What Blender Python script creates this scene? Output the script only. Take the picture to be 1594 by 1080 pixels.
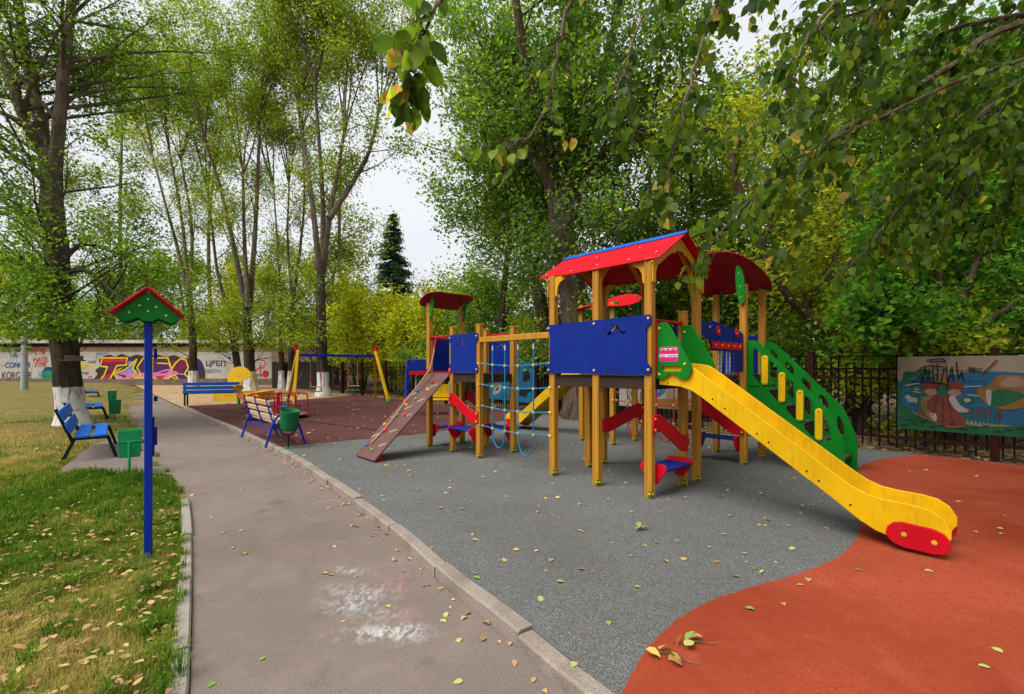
import bpy, math, random
import numpy as np
from mathutils import Vector, Matrix, noise
from mathutils.geometry import tessellate_polygon
for o in list(bpy.data.objects): bpy.data.objects.remove(o)
SC = bpy.context.scene
COL = SC.collection
# ---------------------------------------------------------------- camera, sky, sun, exposure
F, HOR, CX, CH = 725.6, 570.5, 797.0, 1.4          # focal length (px), eye level row, centre column, eye height
cam_d = bpy.data.cameras.new('camera'); cam = bpy.data.objects.new('camera', cam_d); COL.objects.link(cam)
cam.location = (0, 0, CH); cam.rotation_euler = (math.radians(90), 0, 0)
cam_d.sensor_width = 36; cam_d.lens = 36*F/1594; cam_d.shift_y = (HOR-540)/1594
cam_d.clip_start = .02; cam_d.clip_end = 2000
SC.camera = cam
SUN_EL, SUN_AZ = 56, -128                             # degrees; azimuth from +Y (view) towards +X
W = bpy.data.worlds.new('World'); SC.world = W; W.use_nodes = True
nt = W.node_tree; nt.nodes.clear()
wo = nt.nodes.new('ShaderNodeOutputWorld'); bg = nt.nodes.new('ShaderNodeBackground')
sky = nt.nodes.new('ShaderNodeTexSky'); sky.sky_type = 'NISHITA'; sky.sun_disc = False
sky.sun_elevation = math.radians(SUN_EL); sky.sun_rotation = math.radians(SUN_AZ); sky.dust_density = 4; sky.air_density = 1.2
hs = nt.nodes.new('ShaderNodeHueSaturation'); hs.inputs['Saturation'].default_value = .12
tc = nt.nodes.new('ShaderNodeTexCoord'); nz = nt.nodes.new('ShaderNodeTexNoise'); nz.inputs['Scale'].default_value = 2.2; nz.inputs['Detail'].default_value = 5
rp = nt.nodes.new('ShaderNodeValToRGB'); rp.color_ramp.elements[0].position = .3; rp.color_ramp.elements[1].position = .75
rp.color_ramp.elements[0].color = (7.3, 7.55, 8.2, 1); rp.color_ramp.elements[1].color = (8.8, 9.0, 9.4, 1)
mx = nt.nodes.new('ShaderNodeMix'); mx.data_type = 'RGBA'; mx.inputs[0].default_value = .8
nt.links.new(tc.outputs['Generated'], nz.inputs['Vector']); nt.links.new(nz.outputs['Fac'], rp.inputs[0])
nt.links.new(sky.outputs[0], hs.inputs['Color']); nt.links.new(hs.outputs[0], mx.inputs[6]); nt.links.new(rp.outputs[0], mx.inputs[7])
nt.links.new(mx.outputs[2], bg.inputs[0]); nt.links.new(bg.outputs[0], wo.inputs[0])
bg.inputs[1].default_value = .05
sd = bpy.data.lights.new('sun', 'SUN'); sun = bpy.data.objects.new('sun', sd); COL.objects.link(sun)
sd.energy = 2.2; sd.angle = math.radians(45); sd.color = (1, .95, .87)
_a, _e = math.radians(SUN_AZ), math.radians(SUN_EL)
sun.rotation_euler = Vector((math.sin(_a)*math.cos(_e), math.cos(_a)*math.cos(_e), math.sin(_e))).to_track_quat('Z', 'Y').to_euler()
SC.view_settings.view_transform = 'Standard'; SC.view_settings.look = 'None'; SC.view_settings.exposure = 1.3; SC.view_settings.gamma = 1
SC.cycles.max_bounces = 4; SC.cycles.transmission_bounces = 3; SC.cycles.transparent_max_bounces = 8; SC.cycles.diffuse_bounces = 3; SC.cycles.glossy_bounces = 2
SC.cycles.use_fast_gi = False; SC.cycles.use_adaptive_sampling = True; SC.cycles.adaptive_threshold = .025

# ---------------------------------------------------------------- helpers
def G(x, y, z=0.0):
    "photo pixel of a ground point at height z -> world XY (measuring aid)"
    d = (CH-z)/(y-HOR)
    return ((x-CX)*d, F*d)
def P3(x, y, d): return Vector(((x-CX)/F*d, d, CH+(HOR-y)/F*d))
def lin(h):
    c = [int(h[i:i+2], 16)/255 for i in (0, 2, 4)]
    return tuple(v/12.92 if v <= .04045 else ((v+.055)/1.055)**2.4 for v in c)

class MB:
    def __init__(s): s.v = []; s.f = []; s.m = []
    def add(s, vs, fs, m=0):
        o = len(s.v); s.v += [tuple(p) for p in vs]; s.f += [tuple(i+o for i in f) for f in fs]; s.m += [m]*len(fs)
        return s
    def box(s, c, d, M=None, m=0):
        x, y, z = d[0]/2, d[1]/2, d[2]/2
        vs = [Vector((i*x, j*y, k*z)) for k in (-1, 1) for j in (-1, 1) for i in (-1, 1)]
        if M is not None: vs = [M @ p for p in vs]
        c = Vector(c)
        return s.add([p+c for p in vs], [(0, 2, 3, 1), (4, 5, 7, 6), (0, 1, 5, 4), (2, 6, 7, 3), (0, 4, 6, 2), (1, 3, 7, 5)], m)
    def bar(s, p, q, w, h, up=(0, 0, 1), m=0):
        p, q = Vector(p), Vector(q); x = (q-p).normalized(); up = Vector(up)
        y = up.cross(x)
        if y.length < 1e-4: y = Vector((0, 1, 0)).cross(x)
        y.normalize(); z = x.cross(y)
        M = Matrix((x, y, z)).transposed()
        return s.box((p+q)/2, ((q-p).length, w, h), M, m)
    def tube(s, pts, r, n=8, m=0, closed=False):
        pts = [Vector(p) for p in pts]; k = len(pts)
        rs = r if hasattr(r, '__len__') else [r]*k
        vs = []; fs = []; ref = None
        for i, p in enumerate(pts):
            if closed: t = pts[(i+1) % k]-pts[i-1]
            else: t = pts[min(i+1, k-1)]-pts[max(i-1, 0)]
            t = t.normalized() if t.length > 1e-9 else Vector((0, 0, 1))
            if ref is None: ref = t.orthogonal().normalized()
            ref = ref-t*ref.dot(t)
            ref = ref.normalized() if ref.length > 1e-6 else t.orthogonal().normalized()
            b = t.cross(ref)
            for j in range(n):
                a = 2*math.pi*j/n; vs.append(p+(ref*math.cos(a)+b*math.sin(a))*rs[i])
        for i in range(k if closed else k-1):
            for j in range(n):
                a = i*n+j; b2 = i*n+(j+1) % n; i2 = (i+1) % k
                fs.append((a, b2, i2*n+(j+1) % n, i2*n+j))
        if not closed: fs.append(tuple(range(n-1, -1, -1))); fs.append(tuple((k-1)*n+j for j in range(n)))
        return s.add(vs, fs, m)
    def plate(s, out, th, M=None, holes=(), m=0, me=None):
        "extruded outline in local xy, from z=0 to z=th"
        if sum(out[i-1][0]*out[i][1]-out[i][0]*out[i-1][1] for i in range(len(out))) < 0: out = out[::-1]
        loops = [list(out)]+[list(h) for h in holes]
        M = M or Matrix(); me = m if me is None else me
        flat = [p for l in loops for p in l]; n = len(flat)
        vs = [M @ Vector((p[0], p[1], 0)) for p in flat]+[M @ Vector((p[0], p[1], th)) for p in flat]
        if holes:
            tr = tessellate_polygon([[Vector((p[0], p[1], 0)) for p in l] for l in loops])
            tt = []
            for t in tr:
                a, b, c = [flat[i] for i in t]
                if (b[0]-a[0])*(c[1]-a[1])-(b[1]-a[1])*(c[0]-a[0]) < 0: t = (t[0], t[2], t[1])
                tt.append(tuple(t))
        else: tt = [tuple(range(n))]
        s.add(vs, [tuple(i+n for i in t) for t in tt]+[tuple(reversed(t)) for t in tt], m)
        o = len(s.v)-2*n; k = 0
        for li, l in enumerate(loops):
            area = sum(l[i-1][0]*l[i][1]-l[i][0]*l[i-1][1] for i in range(len(l)))
            for i in range(len(l)):
                a, b = k+i, k+(i+1) % len(l)
                if (area < 0) == (li == 0): a, b = b, a
                if li > 0: a, b = b, a
                s.f.append((o+a, o+b, o+b+n, o+a+n)); s.m.append(me)
            k += len(l)
        return s
    def lathe(s, prof, n=16, M=None, m=0):
        M = M or Matrix(); vs = []; fs = []; k = len(prof)
        for j in range(n):
            a = 2*math.pi*j/n
            for r, z in prof: vs.append(M @ Vector((r*math.cos(a), r*math.sin(a), z)))
        for j in range(n):
            j2 = (j+1) % n
            for i in range(k-1): fs.append((j*k+i, j2*k+i, j2*k+i+1, j*k+i+1))
        return s.add(vs, fs, m)
    def dome(s, c, r, d=(0, 0, 1), n=8, sq=.7, m=0):
        "a small bolt cap facing d"
        d = Vector(d).normalized(); x = d.orthogonal().normalized(); y = d.cross(x)
        M = Matrix.Translation(Vector(c)) @ Matrix((x, y, d)).transposed().to_4x4()
        return s.lathe([(r, 0), (r, .3*r*sq), (r*.75, .75*r*sq), (0, r*sq)], n, M, m)
    def build(s, name, mats, parent=None, bevel=0, smooth=True, seg=1):
        me = bpy.data.meshes.new(name); me.from_pydata(s.v, [], s.f)
        mats = mats if isinstance(mats, (list, tuple)) else [mats]
        for q in mats: me.materials.append(q)
        if any(s.m): me.polygons.foreach_set('material_index', s.m)
        if smooth:
            me.polygons.foreach_set('use_smooth', [True]*len(me.polygons)); me.set_sharp_from_angle(angle=.61)
        me.update()
        return link(name, me, parent, bevel, seg)
def link(name, me, parent=None, bevel=0, seg=1):
    o = bpy.data.objects.new(name, me); COL.objects.link(o)
    if parent is not None: o.parent = parent
    if bevel:
        b = o.modifiers.new('bevel', 'BEVEL'); b.width = bevel; b.segments = seg; b.limit_method = 'ANGLE'; b.angle_limit = .7
        b.harden_normals = False
    return o
def tag(o, label=None, cat=None, group=None, kind=None):
    if label: o['label'] = label
    if cat: o['category'] = cat
    if group: o['group'] = group
    if kind: o['kind'] = kind
    return o
def thing(name, label, cat, loc=(0, 0, 0), rz=0, group=None):
    o = bpy.data.objects.new(name, None); COL.objects.link(o); o.location = loc; o.rotation_euler = (0, 0, rz)
    o.empty_display_size = .2
    return tag(o, label, cat, group)
def dup(o, parent=None, loc=None, rot=None):
    c = o.copy(); COL.objects.link(c); c.parent = parent
    if loc is not None: c.location = loc
    if rot is not None: c.rotation_euler = rot
    return c
def dup_tree(o, parent=None):
    c = dup(o, parent)
    for ch in list(o.children): dup_tree(ch, c)
    return c
def catmull(pts, n=6, closed=False):
    pts = [Vector(p) for p in pts]; k = len(pts); out = []
    for i in range(k if closed else k-1):
        p0 = pts[i-1] if (closed or i) else pts[0]*2-pts[1]
        p1, p2 = pts[i], pts[(i+1) % k]
        p3 = pts[(i+2) % k] if (closed or i+2 < k) else p2*2-p1
        for j in range(n):
            t = j/n
            out.append(.5*((2*p1)+(p2-p0)*t+(2*p0-5*p1+4*p2-p3)*t*t+(3*p1-p0-3*p2+p3)*t**3))
    if not closed: out.append(pts[-1])
    return out
def cm2(pts, n=5, closed=True): return [(p.x, p.y) for p in catmull([(a, b, 0) for a, b in pts], n, closed)]
def rrect(x0, y0, x1, y1, r, n=4):
    out = []
    for cx, cy, a0 in ((x1-r, y1-r, 0), (x0+r, y1-r, 90), (x0+r, y0+r, 180), (x1-r, y0+r, 270)):
        for i in range(n+1):
            a = math.radians(a0+90*i/n); out.append((cx+r*math.cos(a), cy+r*math.sin(a)))
    return out
def frame(o, x, y):
    "matrix with local x,y axes given, z = x cross y"
    x = Vector(x).normalized(); y = Vector(y); y = (y-x*y.dot(x)).normalized(); z = x.cross(y)
    M = Matrix((x, y, z)).transposed().to_4x4(); M.translation = Vector(o)
    return M
def inpoly(px, py, poly):
    r = np.zeros(len(px), bool); n = len(poly)
    for i in range(n):
        x1, y1 = poly[i-1]; x2, y2 = poly[i]
        c = ((y1 > py) != (y2 > py)) & (px < (x2-x1)*(py-y1)/((y2-y1) if y2 != y1 else 1e-9)+x1)
        r ^= c
    return r
def npmesh(name, V, loops, sizes, mats, attrs=None, smooth=False, matidx=None):
    me = bpy.data.meshes.new(name)
    me.vertices.add(len(V)); me.vertices.foreach_set('co', np.ascontiguousarray(V, dtype=np.float32).ravel())
    me.loops.add(len(loops)); me.loops.foreach_set('vertex_index', np.ascontiguousarray(loops, dtype=np.int32))
    st = np.concatenate(([0], np.cumsum(sizes)[:-1])).astype(np.int32)
    me.polygons.add(len(sizes)); me.polygons.foreach_set('loop_start', st); me.polygons.foreach_set('loop_total', np.asarray(sizes, dtype=np.int32))
    for q in (mats if isinstance(mats, (list, tuple)) else [mats]): me.materials.append(q)
    if matidx is not None: me.polygons.foreach_set('material_index', np.asarray(matidx, dtype=np.int32))
    me.polygons.foreach_set('use_smooth', np.full(len(sizes), smooth))
    me.update(calc_edges=True)
    for k, a in (attrs or {}).items():
        at = me.attributes.new(k, 'FLOAT', 'FACE'); at.data.foreach_set('value', np.asarray(a, dtype=np.float32))
    return me

# ---------------------------------------------------------------- materials
MATS = {}
class N:
    "tiny node-tree writer"
    def __init__(s, name):
        s.m = bpy.data.materials.new(name); s.m.use_nodes = True; s.t = s.m.node_tree; s.t.nodes.clear()
        s.out = s.n('OutputMaterial'); MATS[name] = s.m
    def n(s, k, **kw):
        q = s.t.nodes.new('ShaderNode'+k)
        for a, b in kw.items(): setattr(q, a, b)
        return q
    def l(s, a, b): s.t.links.new(a, b)
    def coord(s, kind='Object'): return s.n('TexCoord').outputs[kind]
    def noise(s, sc, det=3, vec=None, rough=.55, dist=0):
        q = s.n('TexNoise'); q.inputs['Scale'].default_value = sc; q.inputs['Detail'].default_value = det; q.inputs['Roughness'].default_value = rough
        q.inputs['Distortion'].default_value = dist
        if vec is not None: s.l(vec, q.inputs['Vector'])
        return q.outputs['Fac']
    def ramp(s, fac, stops, interp='LINEAR'):
        q = s.n('ValToRGB'); cr = q.color_ramp; cr.interpolation = interp
        while len(cr.elements) < len(stops): cr.elements.new(.5)
        for e, (p, c) in zip(cr.elements, stops):
            e.position = p; e.color = (c, c, c, 1) if not hasattr(c, '__len__') else (*c[:3], 1)
        s.l(fac, q.inputs[0]); return q.outputs[0]
    def mix(s, a, b, f, mode='MIX'):
        q = s.n('Mix', data_type='RGBA', blend_type=mode)
        for v, i in ((f, 0), (a, 6), (b, 7)):
            if isinstance(v, bpy.types.NodeSocket): s.l(v, q.inputs[i])
            elif i == 0: q.inputs[0].default_value = v
            else: q.inputs[i].default_value = (*v[:3], 1) if hasattr(v, '__len__') else (v, v, v, 1)
        return q.outputs[2]
    def math(s, op, a, b=0., c=0.):
        q = s.n('Math', operation=op)
        for i, v in enumerate((a, b, c)):
            if isinstance(v, bpy.types.NodeSocket): s.l(v, q.inputs[i])
            else: q.inputs[i].default_value = v
        return q.outputs[0]
    def mapping(s, vec, scale=(1, 1, 1), loc=(0, 0, 0), rot=(0, 0, 0)):
        q = s.n('Mapping'); s.l(vec, q.inputs['Vector']); q.inputs['Scale'].default_value = scale; q.inputs['Location'].default_value = loc; q.inputs['Rotation'].default_value = rot
        return q.outputs[0]
    def bump(s, h, strength=.3, dist=.01, nrm=None):
        q = s.n('Bump'); q.inputs['Strength'].default_value = strength; q.inputs['Distance'].default_value = dist; s.l(h, q.inputs['Height'])
        if nrm is not None: s.l(nrm, q.inputs['Normal'])
        return q.outputs[0]
    def bsdf(s, col, rough=.6, nrm=None, spec=.5, metal=0.):
        q = s.n('BsdfPrincipled')
        for v, i in ((col, 'Base Color'), (rough, 'Roughness'), (spec, 'Specular IOR Level'), (metal, 'Metallic')):
            if isinstance(v, bpy.types.NodeSocket): s.l(v, q.inputs[i])
            elif i == 'Base Color': q.inputs[i].default_value = (*v[:3], 1)
            else: q.inputs[i].default_value = v
        if nrm is not None: s.l(nrm, q.inputs['Normal'])
        return q.outputs[0]
    def fin(s, sh): s.l(sh, s.out.inputs['Surface']); return s.m
def paint(name, col, rough=.42, wear=.2, dirt=(.06, .048, .035), spec=.12, bump=.12):
    n = N(name); c = n.coord()
    a = n.noise(3.1, 5, c); b = n.noise(38, 3, c); st = n.noise(5, 4, n.mapping(c, (6, 6, .7)))
    k = n.mix(col, tuple(v*.72 for v in col), n.ramp(a, [(.35, 0.), (.75, 1.)]))
    k = n.mix(k, dirt, n.math('MULTIPLY', n.ramp(st, [(.52, 0.), (.82, 1.)]), wear))
    k = n.mix(k, tuple(min(1, v*1.3+.004) for v in col), n.math('MULTIPLY', n.ramp(b, [(.63, 0.), (.72, 1.)]), wear*.8))
    r = n.math('ADD', n.math('MULTIPLY', a, .22), rough-.08)
    # fine scuffs: short thin scratches showing paler, dull paint
    sv = n.noise(1.0, 4, n.mapping(c, (9, 9, 120), rot=(.3, .5, .2)), .7); sm = n.noise(2.2, 2, c)
    sc = n.math('MULTIPLY', n.ramp(sv, [(.66, 0.), (.70, 1.)]), n.ramp(sm, [(.48, 0.), (.62, 1.)]))
    k = n.mix(k, tuple(.5*v+.10 for v in col), n.math('MULTIPLY', sc, min(.55, wear*1.8)))
    return n.fin(n.bsdf(k, r, n.bump(b, bump, .004), spec))
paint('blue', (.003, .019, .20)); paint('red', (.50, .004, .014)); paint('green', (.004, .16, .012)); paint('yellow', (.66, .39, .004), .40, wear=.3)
paint('orange_yellow', (.56, .30, .010)); paint('darkred', (.30, .005, .012)); paint('blue_light', (.008, .11, .48), .5); paint('post_blue', (.004, .030, .32), .45)
paint('bin_green', (.01, .17, .06), .5); paint('bin_green_bright', (.015, .27, .10), .5); paint('white_bolt', (.6, .6, .58)); paint('black', (.012, .012, .014), .45); paint('bolt_yellow', (.62, .42, .03), .35)
paint('pale_green', (.07, .38, .06), .45); paint('teal', (.02, .30, .26)); paint('pink', (.62, .03, .22), .5); paint('white', (.72, .71, .68), .55); paint('grey_metal', (.28, .29, .30), .45, spec=.6)
paint('rope_blue', (.012, .17, .33), .8, bump=.5); paint('rope_red', (.36, .012, .03), .8, bump=.5); paint('rope_tan', (.48, .23, .15), .9, bump=.6); paint('tyre', (.015, .015, .016), .8)
paint('sandbox_yellow', (.62, .40, .02)); paint('hold_red', (.42, .03, .04), .6); paint('hold_yellow', (.45, .30, .04), .6); paint('hold_blue', (.03, .16, .32), .6); paint('hold_green', (.12, .18, .05), .6)
paint('climb_brown', (.115, .062, .055), .55, wear=.35); paint('climb_cut', (.30, .19, .14), .7); paint('deck_brown', (.042, .025, .02), .6, wear=.3); paint('tread', (.07, .06, .055), .7, wear=.3)
paint('orange_plank', (.62, .14, .06)); paint('pad_grey', (.20, .19, .185), .8); paint('fence_black', (.005, .0045, .0045), .6, wear=.05, spec=.05); paint('fence_red', (.030, .009, .007), .6, wear=.1, spec=.06)
paint('rim_metal', (.55, .55, .55), .3, spec=.7)
def wood(name, c1, c2, sc=14, rough=.55):
    n = N(name); c = n.coord(); v = n.mapping(c, (sc*2.2, sc*2.2, sc*.12))
    a = n.noise(1.0, 6, v, .6, .6); b = n.noise(.9, 3, c)
    k = n.mix(n.ramp(a, [(.3, c2), (.68, c1)]), tuple(x*.6 for x in c2), n.math('MULTIPLY', n.ramp(b, [(.5, 0.), (.8, 1.)]), .5))
    return n.fin(n.bsdf(k, rough, n.bump(a, .25, .004), .35))
wood('post_wood', (.43, .205, .014), (.30, .13, .009)); wood('bench_wood', (.60, .44, .25), (.45, .30, .15), 9); wood('dark_wood', (.030, .024, .02), (.018, .014, .012), 6, .8)
wood('feeder_wood', (.14, .09, .06), (.09, .06, .04))
# ---------------------------------------------------------------- ground materials
def ground_mats():
    n = N('asphalt'); c = n.coord()
    f = n.noise(170, 3, c, .65); g = n.noise(90, 3, c); b = n.noise(.9, 5, c); b2 = n.noise(5, 4, c)
    k = n.ramp(f, [(.25, (.085, .067, .061)), (.5, (.152, .120, .109)), (.72, (.27, .225, .20))])
    k = n.mix(k, (.125, .095, .08), n.math('MULTIPLY', n.ramp(b, [(.42, 0.), (.68, 1.)]), .65))
    k = n.mix(k, (.225, .175, .15), n.math('MULTIPLY', n.ramp(b2, [(.5, 0.), (.75, 1.)]), .4))
    wet = n.noise(1.7, 6, c, .65); k = n.mix(k, (.075, .056, .046), n.math('MULTIPLY', n.ramp(wet, [(.60, 0.), (.68, 1.)]), .45)); grit = n.noise(420, 2, c); k = n.mix(k, (.42, .37, .33), n.math('MULTIPLY', n.ramp(grit, [(.66, 0.), (.72, 1.)]), .6))
    # cracks
    vo = n.n('TexVoronoi', feature='DISTANCE_TO_EDGE'); vo.inputs['Scale'].default_value = .55
    dn = n.n('TexNoise'); dn.inputs['Scale'].default_value = 2.2; dn.inputs['Detail'].default_value = 4; n.l(c, dn.inputs['Vector'])
    va = n.n('VectorMath', operation='MULTIPLY_ADD'); n.l(dn.outputs['Color'], va.inputs[0]); va.inputs[1].default_value = (.8, .8, 0); n.l(c, va.inputs[2])
    n.l(va.outputs[0], vo.inputs['Vector'])
    cr = n.math('MULTIPLY', n.ramp(vo.outputs['Distance'], [(.0, 1.), (.006, 0.)]), n.ramp(n.noise(.7, 2, c), [(.52, 0.), (.62, 1.)]))
    k = n.mix(k, (.05, .038, .03), n.math('MULTIPLY', cr, .25))
    CST = n.noise(15, 4, n.mapping(c, (1.4, .8, 1), rot=(0, 0, .5)), .7, .8)
    # chalk scribbles: several elongated blobs in world metres on the path
    def blob(cx, cy, rx, ry, rot, soft=.85, brk=17, thr=.45):
        v = n.mapping(c, (1, 1, 1)); q = n.n('VectorMath', operation='SUBTRACT'); n.l(v, q.inputs[0]); q.inputs[1].default_value = (cx, cy, 0)
        m = n.n('Mapping'); n.l(q.outputs[0], m.inputs['Vector']); m.inputs['Rotation'].default_value = (0, 0, -rot); 
        m2 = n.n('Mapping'); n.l(m.outputs[0], m2.inputs['Vector']); m2.inputs['Scale'].default_value = (1/rx, 1/ry, 0)
        ln = n.n('VectorMath', operation='LENGTH'); n.l(m2.outputs[0], ln.inputs[0])
        e = n.ramp(ln.outputs['Value'], [(1-soft, 1.), (1., 0.)])
        st = CST
        return n.math('MULTIPLY', n.math('MULTIPLY', e, n.ramp(st, [(thr, 0.), (thr+.16, 1.)])), n.ramp(f, [(.35, .25), (.55, 1.)]))
    for px, py, rx, ry, rot, col, al in CHALK:
        x, y = G(px, py, -.07)
        k = n.mix(k, col, n.math('MULTIPLY', blob(x, y, rx*1.45, ry*2.4, rot), al*.52))
    n.fin(n.bsdf(k, .85, n.bump(f, .5, .006, n.bump(b2, .15, .02)), .12))
    # granulated rubber
    def rubber(name, base, sp, scale=210, big=.3, bmp=.6):
        n = N(name); c = n.coord(); vo = n.n('TexVoronoi'); vo.inputs['Scale'].default_value = scale; n.l(c, vo.inputs['Vector'])
        sx = n.n('SeparateColor'); n.l(vo.outputs['Color'], sx.inputs[0])
        k = n.ramp(sx.outputs[0], sp, 'CONSTANT')
        b = n.noise(.42, 5, c, .6); b2 = n.noise(3.2, 5, c); b3 = n.noise(30, 4, c)
        k = n.mix(k, base, .38)
        k = n.mix(k, tuple(v*w for v, w in zip(base, (.66, .56, .48))), n.math('MULTIPLY', n.ramp(b, [(.40, 0.), (.62, 1.)]), big*1.3))
        k = n.mix(k, tuple(min(1, v*1.25+.03) for v in base), n.math('MULTIPLY', n.ramp(b2, [(.56, 0.), (.76, 1.)]), min(.35, big*.9)))
        k = n.mix(k, tuple(v*.5 for v in base), n.math('MULTIPLY', n.ramp(b3, [(.64, 0.), (.74, 1.)]), big*1.4))
        n.fin(n.bsdf(k, .9, n.bump(vo.outputs['Distance'], bmp, .004), .06))
    g = (.102, .108, .107)
    rubber('rubber_grey', g, [(0, (.035, .037, .036)), (.2, (.085, .088, .085)), (.44, (.055, .13, .135)), (.58, (.13, .125, .12)), (.77, (.27, .18, .18)), (.9, (.30, .31, .31))])
    rubber('rubber_orange', (.30, .056, .026), [(0, (.20, .036, .018)), (.25, (.29, .054, .025)), (.6, (.335, .068, .031)), (.9, (.37, .09, .045))], 170, .8)
    rubber('rubber_maroon', (.088, .036, .036), [(0, (.05, .02, .02)), (.3, (.088, .036, .036)), (.7, (.12, .05, .05))], 170, .4)
    n = N('kerb_concrete'); c = n.coord(); f = n.noise(120, 3, c); b = n.noise(4, 5, c)
    k = n.ramp(f, [(.25, (.15, .12, .10)), (.55, (.245, .205, .175)), (.78, (.34, .30, .265))]); k = n.mix(k, (.10, .075, .055), n.math('MULTIPLY', n.ramp(b, [(.45, 0.), (.7, 1.)]), .6))
    n.fin(n.bsdf(k, .9, n.bump(f, .4, .004), .2))
    n = N('kerb_pale'); c = n.coord(); f = n.noise(120, 3, c); b = n.noise(5, 5, c)
    k = n.ramp(f, [(.25, (.18, .16, .138)), (.6, (.28, .255, .225))]); k = n.mix(k, (.16, .12, .085), n.math('MULTIPLY', n.ramp(b, [(.5, 0.), (.7, 1.)]), .8))
    n.fin(n.bsdf(k, .9, n.bump(f, .4, .004), .2))
    n = N('soil'); c = n.coord(); f = n.noise(60, 4, c); b = n.noise(.8, 4, c); m = n.noise(6, 5, c)
    k = n.ramp(m, [(.3, (.085, .058, .036)), (.55, (.16, .115, .06)), (.75, (.22, .17, .08))]); k = n.mix(k, (.07, .085, .02), n.math('MULTIPLY', n.ramp(b, [(.4, 0.), (.6, 1.)]), .55))
    k = n.mix(k, (.26, .20, .10), n.math('MULTIPLY', n.ramp(f, [(.55, 0.), (.7, 1.)]), .6))
    n.fin(n.bsdf(k, .95, n.bump(f, .8, .015), .1))
    n = N('lawn_soil'); c = n.coord(); f = n.noise(50, 4, c); b = n.noise(.5, 4, c); m = n.noise(4, 5, c)
    k = n.ramp(m, [(.3, (.10, .068, .028)), (.55, (.17, .125, .042)), (.75, (.22, .165, .06))]); k = n.mix(k, (.085, .11, .018), n.math('MULTIPLY', n.ramp(b, [(.42, 0.), (.6, 1.)]), .7)); k = n.mix(k, (.075, .05, .03), n.math('MULTIPLY', n.ramp(f, [(.58, 0.), (.7, 1.)]), .7))
    n.fin(n.bsdf(k, .95, n.bump(f, .8, .015), .1))
    n = N('sand'); c = n.coord(); f = n.noise(70, 4, c); b = n.noise(1.2, 5, c)
    k = n.ramp(b, [(.3, (.24, .155, .085)), (.7, (.36, .25, .14))]); k = n.mix(k, (.17, .10, .05), n.math('MULTIPLY', n.ramp(f, [(.55, 0.), (.75, 1.)]), .5))
    n.fin(n.bsdf(k, .95, n.bump(f, .5, .01), .1))
    n = N('litter'); c = n.coord(); vo = n.n('TexVoronoi'); vo.inputs['Scale'].default_value = 16; n.l(c, vo.inputs['Vector']); sx = n.n('SeparateColor'); n.l(vo.outputs['Color'], sx.inputs[0])
    k = n.ramp(sx.outputs[0], [(0, (.05, .032, .02)), (.3, (.14, .085, .045)), (.6, (.24, .15, .08)), (.85, (.34, .24, .13))], 'CONSTANT')
    n.fin(n.bsdf(k, .9, n.bump(vo.outputs['Distance'], .8, .03), .15))
CHALK = [  # px, py, radius x, radius y (m), rotation, colour, strength
 (545, 888, .16, .035, -.2, (.62, .62, .62), .75), (560, 930, .22, .09, .35, (.62, .64, .66), .8), (545, 945, .14, .05, .1, (.45, .6, .66), .6),
 (612, 905, .15, .10, .9, (.50, .17, .20), .6), (585, 985, .22, .05, .1, (.66, .67, .66), .95), (625, 985, .16, .06, -.1, (.62, .66, .66), .8), (625, 955, .14, .07, .7, (.44, .15, .18), .7),
 (530, 915, .16, .06, 0, (.5, .5, .48), .5), (520, 860, .2, .05, .2, (.32, .17, .16), .5), (585, 957, .16, .05, .2, (.5, .62, .56), .55), (470, 853, .22, .07, 0, (.3, .16, .15), .4)]
ground_mats()
M_ = MATS
def sheet(name, poly, z, mat, th=0, kind='structure'):
    b = MB()
    if th: b.plate(poly, th, Matrix.Translation((0, 0, z-th)))
    else:
        if sum(poly[i-1][0]*poly[i][1]-poly[i][0]*poly[i-1][1] for i in range(len(poly))) < 0: poly = poly[::-1]
        b.add([(x, y, z) for x, y in poly], [tuple(range(len(poly)))])
    return tag(b.build(name, M_[mat], smooth=False), kind=kind)
ZP, ZL = -.07, -.05
U = Vector((math.cos(math.radians(47.5)), -math.sin(math.radians(47.5)), 0)); V = Vector((-U.y, U.x, 0))
# fence line: the straight run that closes the playground off on the far right
FENCE0 = Vector((6.36, 7.85, 0))
def fence_pt(t, off=0): p = FENCE0+U*t-V*off; return (p.x, p.y)
# path edges (photo rows -> ground metres)
left_px = [(292, 1130), (296, 1080), (298, 1000), (299.5, 935), (299.5, 870), (297, 810), (289, 768), (266, 738), (240, 700), (218, 672), (205, 652), (192, 635), (178, 620), (168, 611)]
right_px = [(990, 1180), (940, 1130), (885, 1080), (812, 1014), (763, 971), (692, 914), (622, 845), (560, 795), (502, 752), (450, 716), (400, 690), (350, 666), (310, 648), (283, 635), (262, 625), (244, 613)]
LE = [G(x, y, ZP) for x, y in left_px]; RE = [G(x, y, ZP) for x, y in right_px]
LE = [(-.95, .6)]+LE; RE = [(.75, .6)]+RE
LE = [(p.x, p.y) for p in catmull([(x, y, 0) for x, y in LE], 3)]; RE = [(p.x, p.y) for p in catmull([(x, y, 0) for x, y in RE], 3)]
sheet('ground', [(-400, -300), (400, -300), (400, 500), (-400, 500)], -.11, 'soil')
PATH = [(-1.0, -2.0), (.9, -2.0)]+RE+[(-60, 34), (-60, 28)][:0]+LE[::-1]
sheet('path', PATH, ZP, 'asphalt')
pad1 = [G(x, y, ZP) for x, y in ((86, 739), (150, 736), (268, 740), (240, 700), (222, 678), (205, 676), (150, 690), (130, 702))]
pad2 = [G(x, y, ZP) for x, y in ((128, 664), (170, 661), (214, 660), (203, 648), (190, 640), (150, 641))]
pad3 = [G(x, y, ZP) for x, y in ((150, 632), (186, 631), (180, 624), (160, 624))]
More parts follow.
